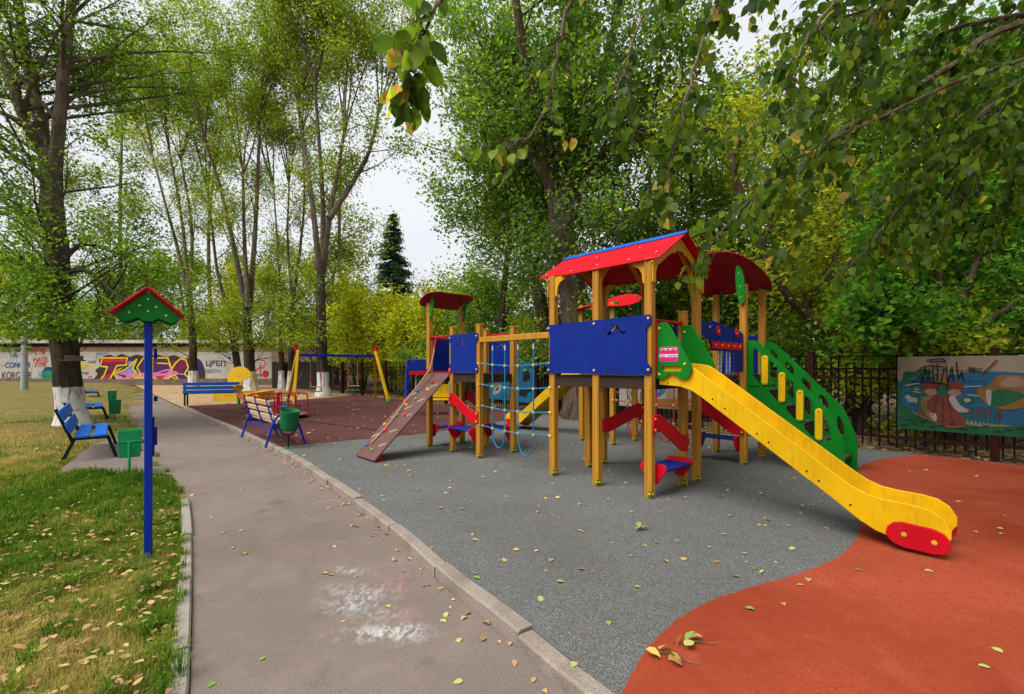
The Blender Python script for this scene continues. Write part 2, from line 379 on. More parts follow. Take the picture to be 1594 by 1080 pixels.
for i, q in enumerate((pad1, pad2, pad3)): sheet('bench_pad', q, ZP+.008+.004*i, 'asphalt')
# rubber safety surface
far_px = [(285, 632), (340, 629.5), (400, 627), (480, 621), (560, 615), (600, 617)]
kerb_in = []
def offset(poly, d):
    out = []
    for i, p in enumerate(poly):
        a = Vector(poly[max(i-1, 0)]); b = Vector(poly[min(i+1, len(poly)-1)]); t = (b-a).normalized()
        out.append((p[0]+t.y*d, p[1]-t.x*d))
    return out
kerb_line = [p for p in RE if p[1] < 15.6 or p[0] > -11.0]
KL = [p for p in RE if p[1] <= G(283, 635, ZP)[1]+.01]
KIN = offset(KL, .09)
FARP = [G(x, y) for x, y in far_px]
RUB = [(1.0, -2.0), (14, -2.0), fence_pt(6, .12)]+[fence_pt(-18, .12)]+FARP[::-1][1:]+KIN[::-1]
sheet('rubber_surface', RUB, 0, 'rubber_maroon', th=.1)
gp = [(425, 698), (470, 693.5), (540, 686), (610, 680.5), (660, 675), (740, 664), (800, 652), (850, 644)]
GREYB = [G(x, y) for x, y in gp]
kg = [p for p in KIN if p[1] < GREYB[0][1]-.05]
GREY = [(1.0, -1.95), (13.9, -1.95), fence_pt(6, .2), fence_pt(-7.0, .2)]+GREYB[::-1]+kg[::-1]
sheet('rubber_surface_grey', GREY, .004, 'rubber_grey')
R1 = random.Random(9)
op = [(950, 1140), (968, 1085), (985, 1050), (1010, 1010), (1060, 962), (1130, 928), (1215, 903), (1270, 885), (1310, 865), (1332, 840), (1342, 805), (1333, 765), (1330, 740), (1345, 724), (1380, 713.5), (1410, 710)]
ob = [(p.x+R1.gauss(0, .004), p.y+R1.gauss(0, .004)) for p in catmull([(*G(x, y), 0) for x, y in op], 14)]
ORANGE = [(.45, -1.9), (13.8, -1.9), fence_pt(6, .26), fence_pt(.4, .26)]+ob[::-1]
sheet('rubber_surface_orange', ORANGE, .008, 'rubber_orange')
# kerb stones along the playground and along the lawn
def kerb(name, line, width, ztop, mat, stone, side, label, rng, zb=-.16):
    root = thing(name, None, None); tag(root, kind='structure')
    acc = [0]
    for i in range(1, len(line)): acc.append(acc[-1]+(Vector(line[i])-Vector(line[i-1])).length)
    def at(s):
        for i in range(1, len(line)):
            if s <= acc[i] or i == len(line)-1:
                k = (s-acc[i-1])/(acc[i]-acc[i-1]); return Vector(line[i-1]).lerp(Vector(line[i]), k)
    s = 0
    while s < acc[-1]-.1:
        e = min(s+stone, acc[-1]); g = .006
        pts = [at(s+g+(e-s-2*g)*k/3) for k in range(4)]
        o = offset([tuple(p) for p in pts], width*side); b = MB(); dz = rng.uniform(-.008, .006); sh = rng.uniform(-.006, .006)
        n = 4; vs = []
        for ring in ((pts, zb), (pts, ztop+dz-.012), ([p.lerp(Vector(q), .13) for p, q in zip(pts, o)], ztop+dz), ([Vector(q).lerp(p, .08) for p, q in zip(pts, o)], ztop+dz+rng.uniform(-.004, .004)), ([Vector(q) for q in o], ztop+dz-.01), ([Vector(q) for q in o], zb)):
            vs += [(p.x+sh, p.y+sh, ring[1]) for p in ring[0]]
        fs = []
        for r in range(5):
            for j in range(3): fs.append((r*4+j, r*4+j+1, r*4+j+5, r*4+j+4))
        fs += [tuple(r*4 for r in range(6)), tuple(r*4+3 for r in range(5, -1, -1))]
        if side > 0: fs = [tuple(reversed(f)) for f in fs]
        b.add(vs, fs); b.build('kerb_stone', M_[mat], root, smooth=False); s = e
    return root
R0 = random.Random(4)
kerb('playground_kerb', KL, .1, .012, 'kerb_concrete', 1.0, 1, '', R0)
LKL = [p for p in LE if p[1] <= G(297, 770, ZP)[1]]
kerb('lawn_kerb', LKL, .078, -.035, 'kerb_pale', .98, -1, '', R0)
# lawn: a gently uneven sheet left of the path, dirt and sand further back, leaf litter behind the fence
LK_OUT = offset(LE, -.072)
LAWN = [(-2.0, -2.0)]+[p for p in LK_OUT if p[1] < 6.2]+[G(264, 740, ZL), (pad1[1][0], pad1[1][1]-.02), (pad1[0][0]-.05, pad1[0][1])]+[pad1[7], pad1[6], pad1[5], pad1[4]]+[p for p in LE if 8.9 < p[1] < 32]+[(-30, 36), (-70, 36), (-70, -2)]
def lawn_sheet():
    xs = np.concatenate((np.arange(-14, -.6, .2), [])); ys = np.arange(-1, 33, .25)
    far = np.arange(-64, -14, 2.0); xs = np.concatenate((far, xs))
    X, Y = np.meshgrid(xs, ys, indexing='ij'); ins = inpoly(X.ravel(), Y.ravel(), LAWN).reshape(X.shape)
    Z = np.array([[ZL+.018*noise.noise((x*1.3, y*1.3, 0))-.012 for y in ys] for x in xs])
    Z += np.clip((-X-10)/30, 0, 1)*.5*np.clip((Y-9)/10, 0, 1)
    idx = -np.ones(X.shape, int); V_ = []; Fs = []
    for i in range(len(xs)-1):
        for j in range(len(ys)-1):
            if ins[i, j] or ins[i+1, j+1] or ins[i+1, j] or ins[i, j+1]:
                q = []
                for a, b_ in ((i, j), (i+1, j), (i+1, j+1), (i, j+1)):
                    if idx[a, b_] < 0: idx[a, b_] = len(V_); V_.append((X[a, b_], Y[a, b_], Z[a, b_] if ins[a, b_] else min(Z[a, b_], ZP-.012)))
                    q.append(idx[a, b_])
                Fs.append(tuple(q))
    b = MB(); b.add(V_, Fs); return tag(b.build('lawn', M_['lawn_soil']), kind='structure')
lawn_sheet()
SANDP = [G(x, y, -.03) for x, y in ((244, 611), (262, 624), (284, 634.5), (340, 630), (400, 628), (480, 622), (560, 616), (600, 617), (560, 607), (440, 600), (300, 601))]
sheet('sand_yard', [(RE[-1][0]-.3, RE[-1][1])]+SANDP[1:6]+[G(560, 614, -.03), (-9.5, 28), (-14, 37), (-30, 37)], -.03, 'sand')
sheet('leaf_strip', [fence_pt(10, .11), fence_pt(10, -60), fence_pt(-40, -60), fence_pt(-34, .11)], -.02, 'litter')
# ---------------------------------------------------------------- the large play structure (local x runs along its front, y away from it)
PS = thing('play_structure', 'large wooden play structure with red roofs, blue panels and yellow slide', 'play structure', (1.472, 4.98, .006), math.radians(-47.5))
S, G1, G2, BR, T, NW, NW2 = .692, .723, 1.057, 1.441, .701, 1.526, 1.541
ZD = 1.288
def post_mesh(h, w=.092):
    g, d, c = .006, .007, .012; h2 = w/2
    side = [(-h2+c, -h2), (-g*2.6, -h2), (-g*1.6, -h2+d), (g*1.6, -h2+d), (g*2.6, -h2), (h2-c, -h2)]
    prof = []
    for k in range(4):
        a = k*math.pi/2
        prof += [(x*math.cos(a)-y*math.sin(a), x*math.sin(a)+y*math.cos(a)) for x, y in side]
    b = MB().plate(prof, h); b.add([(x*1, y*1, h) for x, y in rrect(-h2+.006, -h2+.006, h2-.006, h2-.006, .02)], [tuple(range(20))]) if False else None
    return b
POSTM = {}
def post(a, b, h, cap=True):
    key = round(h, 2)
    if key not in POSTM:
        POSTM[key] = post_mesh(h).build('post', M_['post_wood'], PS)
        o = POSTM[key]
    else: o = dup(POSTM[key], PS)
    o.location = (a, b, 0)
    # green steel shoe and bolt on the foot
    f = SHOE.get('o')
    if f is None:
        f = MB().box((.028, -.0485, .04), (.03, .006, .07)).box((.049, -.03, .04), (.006, .03, .07)).build('post_shoe', M_['green'], o, .002); SHOE['o'] = f
        SHOE['b'] = MB().dome((.028, -.0515, .045), .014, (0, -1, 0)).dome((.052, -.028, .045), .014, (1, 0, 0)).build('shoe_bolt', M_['bolt_yellow'], o)
    else: dup(f, o); dup(SHOE['b'], o)
    if cap and h < 2.2:
        if 'c' not in SHOE: SHOE['c'] = MB().plate(rrect(-.05, -.05, .05, .05, .016), .014).build('post_cap', M_['orange_yellow'], o, .005, seg=2); c = SHOE['c']
        else: c = dup(SHOE['c'], o)
        c.location = (0, 0, h)
    return o
SHOE = {}
XA, XL1 = -2*S, -2*S-NW; XL2, XL3 = XL1-T, XL1-2*T; Y3 = G2+BR; X4, X4b = -T-NW2, -2*T-NW2
for a, b, h in [(XA, 0, 2.55), (-S, 0, 2.55), (0, 0, 2.55), (XA, G2, 2.55), (-S, G2, 2.55), (0, G2, 2.55), (0, G1, 2.03), (XA, G1, 2.03),
                (XL1, 0, 2.03), (XL2, 0, 2.03), (XL3, 0, 2.50), (XL1, T, 2.03), (XL2, T, 2.03), (XL3, T, 2.50),
                (0, Y3, 2.57), (0, Y3+T, 2.57), (-T, Y3, 2.57), (-T, Y3+T, 2.57), (X4, Y3, 2.55), (X4, Y3+T, 2.55), (X4b, Y3, 2.55), (X4b, Y3+T, 2.55)]:
    post(a, b, h)
# platforms with their edge boards
def deck(x0, x1, y0, y1, z=ZD):
    m = MB(); n = max(4, round((y1-y0)/.12))
    o = MB().box(((x0+x1)/2, y0-.001, z-.075), (x1-x0-.095, .035, .13)).box(((x0+x1)/2, y1+.001, z-.075), (x1-x0-.095, .035, .13)).box((x0+.0, (y0+y1)/2, z-.077), (.035, y1-y0-.095, .13)).box((x1, (y0+y1)/2, z-.077), (.035, y1-y0-.095, .13)).build('platform', M_['deck_brown'], PS, .003)
    w = (y1-y0-.04)/n
    for i in range(n): MB().box(((x0+x1)/2, y0+.02+w*(i+.5), z-.012), (x1-x0-.1 if (i in (0, n-1)) else x1-x0-.04, w-.008, .024)).build('deck_board', M_['tread'], o)
    return o
deck(XA, 0, 0, G2); deck(XL3, XL2, 0, T); deck(XL2, XL1, 0, T); deck(-T, 0, Y3, Y3+T); deck(X4b, X4, Y3, Y3+T)
# plates standing in planes: X-plane (runs along local x at y=c) and Y-plane (runs along local y at x=c)
def MX(y): return frame((0, y, 0), (1, 0, 0), (0, 0, 1))      # local z points to -y
def MY(x): return frame((x, 0, 0), (0, 1, 0), (0, 0, 1))      # local z points to +x
def bolts(o, pts, plane, c, r=.016, mat='bolt_yellow', th=.018):
    for p, q in pts:
        m = MB()
        if plane == 'X': m.dome((p, c-th, q), r, (0, -1, 0))
        else: m.dome((c+th, p, q), r, (1, 0, 0))
        m.build('bolt', M_[mat], o)
def panel(name, out, plane, c, mat, holes=(), th=.018, bl=(), bev=.004):
    o = MB().plate(out, th, MX(c) if plane == 'X' else MY(c), holes).build(name, M_[mat], PS, bev if not holes else 0, seg=2)
    bolts(o, bl, plane, c, th=th); return o
def wave_hole(cx, cz, w=.32, h=.055):
    c = [(p.x, p.y) for p in catmull([(-.5, .55, 0), (-.36, -.35, 0), (-.22, -.55, 0), (-.06, .45, 0), (.03, .75, 0), (.16, .1, 0), (.32, -.55, 0), (.5, -.25, 0)], 3)]
    up = [(a, b+.42*math.sin(math.pi*(a+.5))**.5 if -.5 < a < .5 else b) for a, b in c]; lo = [(a, b-.42*math.sin(math.pi*(a+.5))**.5 if -.5 < a < .5 else b) for a, b in c[1:-1]]
    return [(cx+a*w, cz+b*h) for a, b in up+lo[::-1]]
def eared(x0, x1, z0, z1, e=.06):
    "board with four bolt ears; the sides swing in between them"
    return [(x0+e, z0), (x1-e, z0)]+[(x1-.012, z0), (x1, z0+.012), (x1, z0+.085), (x1-.012, z0+.10), (x1-.035, z0+.125), (x1-e, z0+.15)]+[(x1-e, z1-.15), (x1-.035, z1-.125), (x1-.012, z1-.10), (x1, z1-.085), (x1, z1-.012), (x1-.012, z1), (x1-e, z1)]+[(x0+e, z1), (x0+.012, z1), (x0, z1-.012), (x0, z1-.085), (x0+.012, z1-.10), (x0+.035, z1-.125), (x0+e, z1-.15), (x0+e, z0+.15), (x0+.035, z0+.125), (x0+.012, z0+.1), (x0, z0+.085), (x0, z0+.012), (x0+.012, z0)]
YF = -.047
big = [(XA-.055, 1.31), (.04, 1.31), (.052, 1.325), (.052, 1.385), (.03, 1.405), (.0, 1.44), (-.005, 1.48), (-.005, 1.80), (.01, 1.82), (.045, 1.84), (.052, 1.86), (.052, 1.925), (.035, 1.945), (XA-.02, 1.925), (XA-.055, 1.91), (XA-.06, 1.87), (XA-.02, 1.83), (XA-.012, 1.79), (XA-.012, 1.46), (XA-.02, 1.42), (XA-.06, 1.39), (XA-.06, 1.325)]
panel('blue_panel', big, 'X', YF, 'blue', [wave_hole(-.40, 1.80)], bl=[(XA-.03, 1.35), (XA-.03, 1.885), (-S, 1.35), (-S, 1.895), (.02, 1.36), (.02, 1.905)])
panel('blue_panel', [(XA-.04, 1.31), (.04, 1.31), (.04, 1.9), (XA-.04, 1.9)], 'X', G2+.065, 'blue', bl=[])
# left tower panels
def small_panel(x0, x1, y, hole=True, z0=1.305, z1=1.905):
    out = eared(x0-.03, x1+.03, z0, z1, .055); mid = [(x0+.1, z1+.0), (x0+(x1-x0)*.6, z1+.03), (x1-.14, z1+.035)]
    panel('blue_panel', out, 'X', y, 'blue', [wave_hole((x0+x1)/2-.05, z1-.14, .26)] if hole else [], bl=[(x0, z0+.045), (x0, z1-.045), (x1, z0+.045), (x1, z1-.045)] if y < .3 else [])
small_panel(XL2, XL1, YF); small_panel(XL3, XL2, T+.065); small_panel(XL2, XL1, T+.065)
panel('blue_panel', [(.08, 1.31), (T-.08, 1.31), (T-.08, 1.9), (.08, 1.9)], 'Y', XL3-.01, 'blue')
# red grab rails
def rail(p, q, name='grab_rail', r=.014, mat='red'):
    d = (Vector(q)-Vector(p)).normalized()
    return MB().tube([p, q], r, 8).tube([Vector(p), Vector(p)+d*.02], r*2.1, 10).tube([Vector(q)-d*.02, Vector(q)], r*2.1, 10).build(name, M_[mat], PS)
rail((XL3+.045, 0, 1.90), (XL2-.045, 0, 1.90)); rail((XL2+.045, T, 1.93), (XL1-.045, T, 1.93)); rail((0, .045, 1.90), (0, G1-.045, 1.90)); rail((XA+.02, G1+.04, 1.87), (XA+.02, G2-.04, 1.87))
rail((XL3, .045, 1.88), (XL3, T-.045, 1.88))
# main gable roof
def gable_roof():
    x0, x1 = XA-.25, .15; yc = G2/2; zr, ze = 2.905, 2.535; m = MB()
    def slope(sgn, name):
        ye = yc+sgn*(yc+.06); ye2 = yc+sgn*(yc+.015)
        L = math.hypot(ye-yc, zr-ze); M = frame((0, yc, zr), (1, 0, 0), (0, ye-yc, ze-zr))
        out = [(x0, 0), (x1, 0), (x1, L), (x1-.08, L+.005), (XA+.18, L+.004), (XA+.15, L-.03), (XA+.05, L-.035), (x0, L-.03)]
        if sgn < 0:
            M = frame((0, yc, zr), (1, 0, 0), (0, ye-yc, ze-zr))
        o = MB().plate(out, .016, M).build('roof', M_['red'], PS, .003)
        # wavy blue ridge board
        wv = [(x0+.28, 0), (x1+.004, 0), (x1+.004, .085), (x1-.12, .075), (x1-.35, .10), (x1-.6, .085), (x1-.85, .055), (x1-1.1, .10), (x1-1.3, .095), (x0+.28, .07)]
        wv = [(x0-.002, 0), (x1+.004, 0)]+[(p.x, p.y) for p in catmull([(x1+.004, .06, 0), (x1-.2, .075, 0), (x1-.42, .085, 0), (x1-.62, .06, 0), (x1-.8, .075, 0), (x1-1.05, .09, 0), (x1-1.3, .05, 0), (x1-1.5, .075, 0), (x0-.002, .085, 0)], 4)]
        M2 = M @ Matrix.Translation((0, -.004, .0175 if sgn > 0 else -.0135))
        rb = MB().plate(wv, .012, M2 if sgn > 0 else M @ Matrix.Translation((0, -.004, -.0135))).build('ridge_board', M_['blue_light'], o, .002)
        for xx, ll in ((x0+.1, L-.1), (XA+.3, L-.06), (-S, L-.08), (-.25, L-.06), (.05, L-.14), (-.9, .3), (-.3, .28)):
            p = M @ Vector((xx, ll, 0)); nrm = M.to_3x3() @ Vector((0, 0, 1)); nrm = nrm if nrm.z > 0 else -nrm
            MB().dome(p+nrm*.016, .011, nrm, 6).build('bolt', M_['rim_metal'], o)
        return o
    a = slope(-1, 'roof'); b = slope(1, 'roof')
    # carved gable trusses
    for x in (.052, XA-.07):
        W2 = G2/2+.05
        outer = [(-W2, 2.29), (-W2-.005, 2.47), (-W2-.03, 2.495), (0, 2.862), (W2+.03, 2.495), (W2+.005, 2.47), (W2, 2.29)]
        inner = [(W2-.03, 2.275), (W2-.055, 2.30), (W2-.06, 2.40), (W2-.10, 2.48), (W2-.17, 2.515), (W2-.30, 2.60), (.16, 2.665), (.11, 2.66), (.07, 2.70), (-.07, 2.70), (-.11, 2.66), (-.16, 2.665), (-W2+.30, 2.60), (-W2+.17, 2.515), (-W2+.10, 2.48), (-W2+.06, 2.40), (-W2+.055, 2.30), (-W2+.03, 2.275)]
        o = MB().plate(outer+inner, .02, frame((x, G2/2, 0), (0, 1, 0), (0, 0, 1))).build('gable_truss', M_['orange_yellow'], a, .004)
    for x in (XA, -S, 0):
        for y, sg in ((.0, 1), (G2, -1)):
            if x == XA or x == 0:
                MB().plate([(0, 2.28), (.035, 2.30), (.045, 2.4), (.08, 2.46), (.17, 2.50), (.17, 2.535), (0, 2.535)], .02, frame((x+(.047 if x == XA else -.047), y-.01, 0), ((1 if x == XA else -1), 0, 0), (0, 0, 1))).build('roof_bracket', M_['orange_yellow'], b)
            MB().plate([(0, 2.32), (.03, 2.32), (.045, 2.42), (.12, 2.52), (.36, 2.74), (.36, 2.78), (.30, 2.74), (0, 2.535)], .02, frame((x-.01, y+sg*.046, 0), (0, sg, 0), (0, 0, 1))).build('roof_bracket', M_['orange_yellow'], b)
gable_roof()
# curved sheet roofs on green leaf-shaped holders
def curved_roof(cx, cy, lx, ly, axis, zt, drop, mat, rc=.22, tilt=(0, 0), th=.012):
    "rounded sheet bent over the given axis"
    base = rrect(-lx/2, -ly/2, lx/2, ly/2, rc, 6); n = 14; b = MB()
    # grid clipped to the rounded outline by scaling rows
    vs = []; fs = []; nx, ny = 16, 16
    for i in range(nx+1):
        u = -1+2*i/nx; x = u*lx/2
        d = max(0, abs(x)-(lx/2-rc)); ext = ly/2-(rc-math.sqrt(max(0, rc*rc-d*d)))
        for j in range(ny+1):
            w = -1+2*j/ny; y = w*ext
            q = (y/(ly/2))**2 if axis == 'x' else (x/(lx/2))**2
            vs.append((cx+x, cy+y, zt-drop*q+tilt[0]*x+tilt[1]*y))
    k = len(vs); vs += [(x, y, z-th) for x, y, z in vs]
    id_ = lambda i, j: i*(ny+1)+j
    for i in range(nx):
        for j in range(ny):
            f = (id_(i, j), id_(i+1, j), id_(i+1, j+1), id_(i, j+1)); fs += [f, tuple(k+q for q in reversed(f))]
    rim = [id_(i, 0) for i in range(nx+1)]+[id_(nx, j) for j in range(1, ny+1)]+[id_(i, ny) for i in range(nx-1, -1, -1)]+[id_(0, j) for j in range(ny-1, 0, -1)]
    for a, c in zip(rim, rim[1:]+rim[:1]): fs.append((a, k+a, k+c, c))
    return b.add(vs, fs).build('curved_roof', M_[mat], PS)
def leaf_holder(o, p, plane, z0, z1, lean, w=.11):
    L = z1-z0
    out = cm2([(0, z0), (w*.45, z0+.05), (w*.6+lean*.3, z0+L*.4), (w*.55+lean*.8, z0+L*.8), (lean, z1), (lean*.9-w*.3, z1-.08), (lean*.4-w*.5, z0+L*.5), (-w*.4, z0+.07)], 4)
    M = frame(p, (1, 0, 0) if plane == 'X' else (0, 1, 0), (0, 0, 1))
    h = MB().plate(out, .02, M).build('roof_holder', M_['green'], o, .003)
    nrm = M.to_3x3() @ Vector((0, 0, 1))
    for zz in (.18, .45, .8):
        q = M @ Vector((lean*zz*.8, z0+L*zz, .02)); MB().dome(q, .011, nrm, 6).build('bolt', M_['bolt_yellow'], h)
r3 = curved_roof(-T/2, Y3+T/2-.04, 1.14, 1.10, 'y', 2.83, .14, 'darkred', .42, (0, -.40))  # darker red: shade of the underside put into the sheet colour
for x, y in ((0, Y3), (0, Y3+T), (-T, Y3), (-T, Y3+T)): leaf_holder(r3, (x+(.0), y+(-.07 if y == Y3 else .052), 0), 'X', 2.28, (2.84 if y == Y3 else 2.62), (-.05 if x == 0 else .05))
r4 = curved_roof(X4-T/2, Y3+T/2, 1.14, 1.10, 'y', 2.66, .12, 'red', .42, (0, .29))
for x in (X4, X4b):
    for y in (Y3, Y3+T): leaf_holder(r4, (x+(.05 if x == X4 else -.07), y, 0), 'Y', 2.2, (2.57 if y == Y3 else 2.74), (.04 if y == Y3 else -.04))
r5 = curved_roof(XL3+.03, T/2, .50, 1.02, 'y', 2.60, .03, 'darkred', .2, (.42, 0))  # underside shade is in this roof's darker red too
for y in (0, T): leaf_holder(r5, (XL3+.048, y+(-.01), 0), 'X', 2.22, 2.60, .06)
# slide builder: origin at the platform edge, local x downhill
def slide(loc, rz):
    top = [(.04, 1.20), (.04, 1.42), (.20, 1.43), (.30, 1.42), (.38, 1.405), (.45, 1.365), (1.70, .462), (1.78, .415), (1.87, .38), (1.98, .367), (2.12, .362), (2.22, .345), (2.29, .30), (2.335, .225), (2.335, .16), (2.30, .10)]
    bot = [(2.22, .075), (2.0, .085), (1.90, .115), (1.80, .17), (1.60, .318), (1.0, .74), (.50, 1.09), (.40, 1.15), (.28, 1.185)]
    hw = .205
    bed = [(.0, 1.292), (.25, 1.285), (.40, 1.24), (.52, 1.165), (1.66, .345), (1.78, .275), (1.90, .245), (2.12, .235), (2.22, .215), (2.29, .16), (2.30, .11)]
    bed = [(p.x, p.y) for p in catmull([(x, z, 0) for x, z in bed], 3)]
    b = MB(); vs = []; fs = []
    for x, z in bed: vs += [(x, -hw, z), (x, hw, z), (x, hw, z-.02), (x, -hw, z-.02)]
    for i in range(len(bed)-1):
        for j in range(4): fs.append((i*4+j, i*4+(j+1) % 4, i*4+4+(j+1) % 4, i*4+4+j))
    o = b.add(vs, [tuple(reversed(f)) for f in fs]).build('slide', M_['yellow'], PS); o.location = loc; o.rotation_euler = (0, 0, rz)
    for y in (-hw-.024, hw):
        M = frame((0, y+.024, 0), (1, 0, 0), (0, 0, 1))
        s = MB().plate(top+bot, .024, M).build('slide_side', M_['yellow'], o, .005, seg=2)
        sg = -1 if y < 0 else 1; yo = y if sg < 0 else y+.024
        for x, dz in ((.14, 1.22), (.62, 1.075), (.74, .99), (1.03, .78), (1.13, .71), (1.43, .50), (1.52, .435), (1.74, .28)): MB().dome((x, yo, dz-.0), .009, (0, sg, 0), 6).build('bolt', M_['black'], s)
        out = [(1.965, .115), (1.975, .17), (2.01, .21), (2.06, .225), (2.24, .215), (2.30, .19), (2.335, .14), (2.33, .085), (2.30, .045), (2.24, .03), (2.07, .035), (2.01, .055), (1.98, .085)]
        e = MB().plate(out, .02, frame((0, yo+(.0 if sg < 0 else .02), 0), (1, 0, 0), (0, 0, 1))).build('slide_foot', M_['red'], o, .005, seg=2)
        for x, z in ((2.075, .135), (2.245, .12)):
            MB().lathe([(.017, 0), (.017, .006), (.006, .006), (.006, .012), (0, .012)], 10, frame((x, yo+sg*.02, z), (1, 0, 0), (0, 0, 1) if sg < 0 else (0, 0, -1))).build('bolt', M_['bolt_yellow'], e)
    return o
slide((0.01, .33, 0), 0)
slide((X4b-.01, Y3+T/2, 0), math.pi)
# green gates beside the slide heads
def gate(y, plane_sg, lab=False, M=Matrix()):
    out = [(.035, 1.265), (.035, 1.86), (.13, 1.865), (.17, 1.85), (.205, 1.80), (.40, 1.46), (.432, 1.40), (.428, 1.34), (.40, 1.29), (.35, 1.265), (.30, 1.275), (.25, 1.315), (.20, 1.325), (.15, 1.285), (.10, 1.265)]
    hole = rrect(.10, 1.345, .33, 1.405, .028, 4)
    return MB().plate(out, .02, M @ MX(y), [hole]).build('slide_gate', M_['green'], PS)
g1 = gate(.085, 1)
bolts(g1, [(.075, 1.31), (.36, 1.42), (.075, 1.80)], 'X', .085, th=.02)
out = [(.035, 1.30), (.035, 1.86), (.13, 1.865), (.17, 1.85), (.205, 1.80), (.42, 1.42), (.44, 1.30)]
g2 = MB().plate(out, .02, MX(.63)).build('slide_gate', M_['green'], PS, .004); bolts(g2, [(.08, 1.79), (.1, 1.37)], 'X', .63, th=.02)
MB().box((.04, .055, 1.60), (.02, .03, .56)).build('gate_edge', M_['red'], PS)
# maker's plate on the gate: pink with two pale print bands
sgn = MB().plate(rrect(.075, 1.445, .29, 1.60, .02), .003, MX(.0645)).build('maker_plate', M_['pink'], PS)
MB().plate([(.095, 1.565), (.27, 1.565), (.27, 1.585), (.095, 1.585)], .002, MX(.061)).plate([(.078, 1.495), (.287, 1.495), (.287, 1.522), (.078, 1.522)], .002, MX(.061)).build('print_band', M_['white'], sgn)
b_ = MB()
for i in range(12):
    if i != 4: b_.plate([(.09+.016*i, 1.501), (.101+.016*i, 1.501), (.101+.016*i, 1.516), (.09+.016*i, 1.516)], .0015, MX(.0588))
for i in range(3): b_.plate([(.10+.058*i, 1.569), (.145+.058*i, 1.569), (.145+.058*i, 1.581), (.10+.058*i, 1.581)], .0015, MX(.0588))
for zz in (1.46, 1.475, 1.535, 1.55): b_.plate([(.10, zz), (.265, zz), (.265, zz+.004), (.10, zz+.004)], .0015, MX(.0613))
b_.build('print', M_['darkred'], sgn)
# bridge with the smiling blue side boards, chain curtain
def smile_board(x, front):
    y0, y1 = G2+.02, Y3-.03
    out = [(y0, 1.80), (y0, 1.95), (y0+.04, 1.965), (y0+.25, 1.955), (y0+.42, 1.985), (y0+.62, 1.97), (y0+.85, 1.93), (y0+1.05, 1.925), (y0+1.25, 1.90), (y1, 1.86), (y1, 1.32), (y1-.34, 1.32), (y1-.36, 1.50), (y1-.40, 1.60), (y0+.40, 1.60), (y0+.33, 1.75)]
    o = panel('smile_board', out, 'Y', x, 'blue', bl=[(y0+.06, 1.88), (y0+.33, 1.90)] if front else [])
    if not front: return
    sc = [(y0+.38, 1.625)]+[(y0+.38+.93*i/20, 1.69+.035*abs(math.cos(math.pi*i/4))) for i in range(21)]+[(y0+1.31, 1.625)]
    mo = MB().plate(sc, .016, MY(x+.0185)).build('mouth', M_['red'], o, .003)
    for i in range(5): MB().dome((x+.035, y0+.47+.19*i, 1.672), .014, (1, 0, 0)).build('bolt', M_['bolt_yellow'], mo)
    for yy in (y0+.55, y0+1.14):
        e = MB().plate([(yy+.05*math.cos(t*.5236), 1.855+.065*math.sin(t*.5236)) for t in range(12)], .018, MY(x+.0185)).build('eye', M_['red'], o, .004)
        MB().dome((x+.037, yy, 1.855), .014, (1, 0, 0)).build('bolt', M_['bolt_yellow'], e)
    for yy in (y0+.6, y0+.68, y0+.85, y0+.95, y0+1.06):
        c = MB()
        for i in range(11):
            z = 1.595-i*.027
            pts = [(math.cos(t)*.009, 0, math.sin(t)*.017) for t in [k*math.pi/4 for k in range(8)]]
            pts = [(x+.009+(a if i % 2 else 0), yy+(0 if i % 2 else a), z+q) for a, _, q in pts]
            c.tube(pts, .0032, 5, closed=True)
        c.build('chain', M_['rim_metal'], o)
smile_board(-.01, True); smile_board(-T-.01, False)
MB().box((-.03, Y3-.13, 1.325), (.05, .06, .07)).build('bridge_block', M_['red'], PS, .008)
nb = 9
for i in range(nb): MB().box((-T/2, G2+.06+(BR-.12)*(i+.5)/nb, ZD-.03-.05*math.sin(math.pi*(i+.5)/nb)), (T-.12, (BR-.12)/nb-.012, .03)).build('bridge_plank', M_['deck_brown'], PS, .004)
for x in (-.09, -T+.09): MB().tube([(x, G2+.05+(BR-.1)*i/8, ZD-.052-.05*math.sin(math.pi*i/8)) for i in range(9)], .012, 6).build('bridge_cable', M_['black'], PS)
panel('blue_panel', eared(-T+.04, -.04, 1.305, 1.87, .05), 'X', Y3+T+.065, 'blue')
panel('blue_panel', eared(.1, T-.1, 1.305, 1.87, .05), 'Y', -T-.07, 'blue') if False else None
# tower at the back: blue boards
panel('blue_panel', eared(X4b-.02, X4+.02, 1.305, 1.87, .05), 'X', Y3+T+.065, 'blue')
panel('blue_panel', eared(X4b-.02, X4+.02, 1.305, 1.87, .05), 'X', Y3-.047, 'blue')
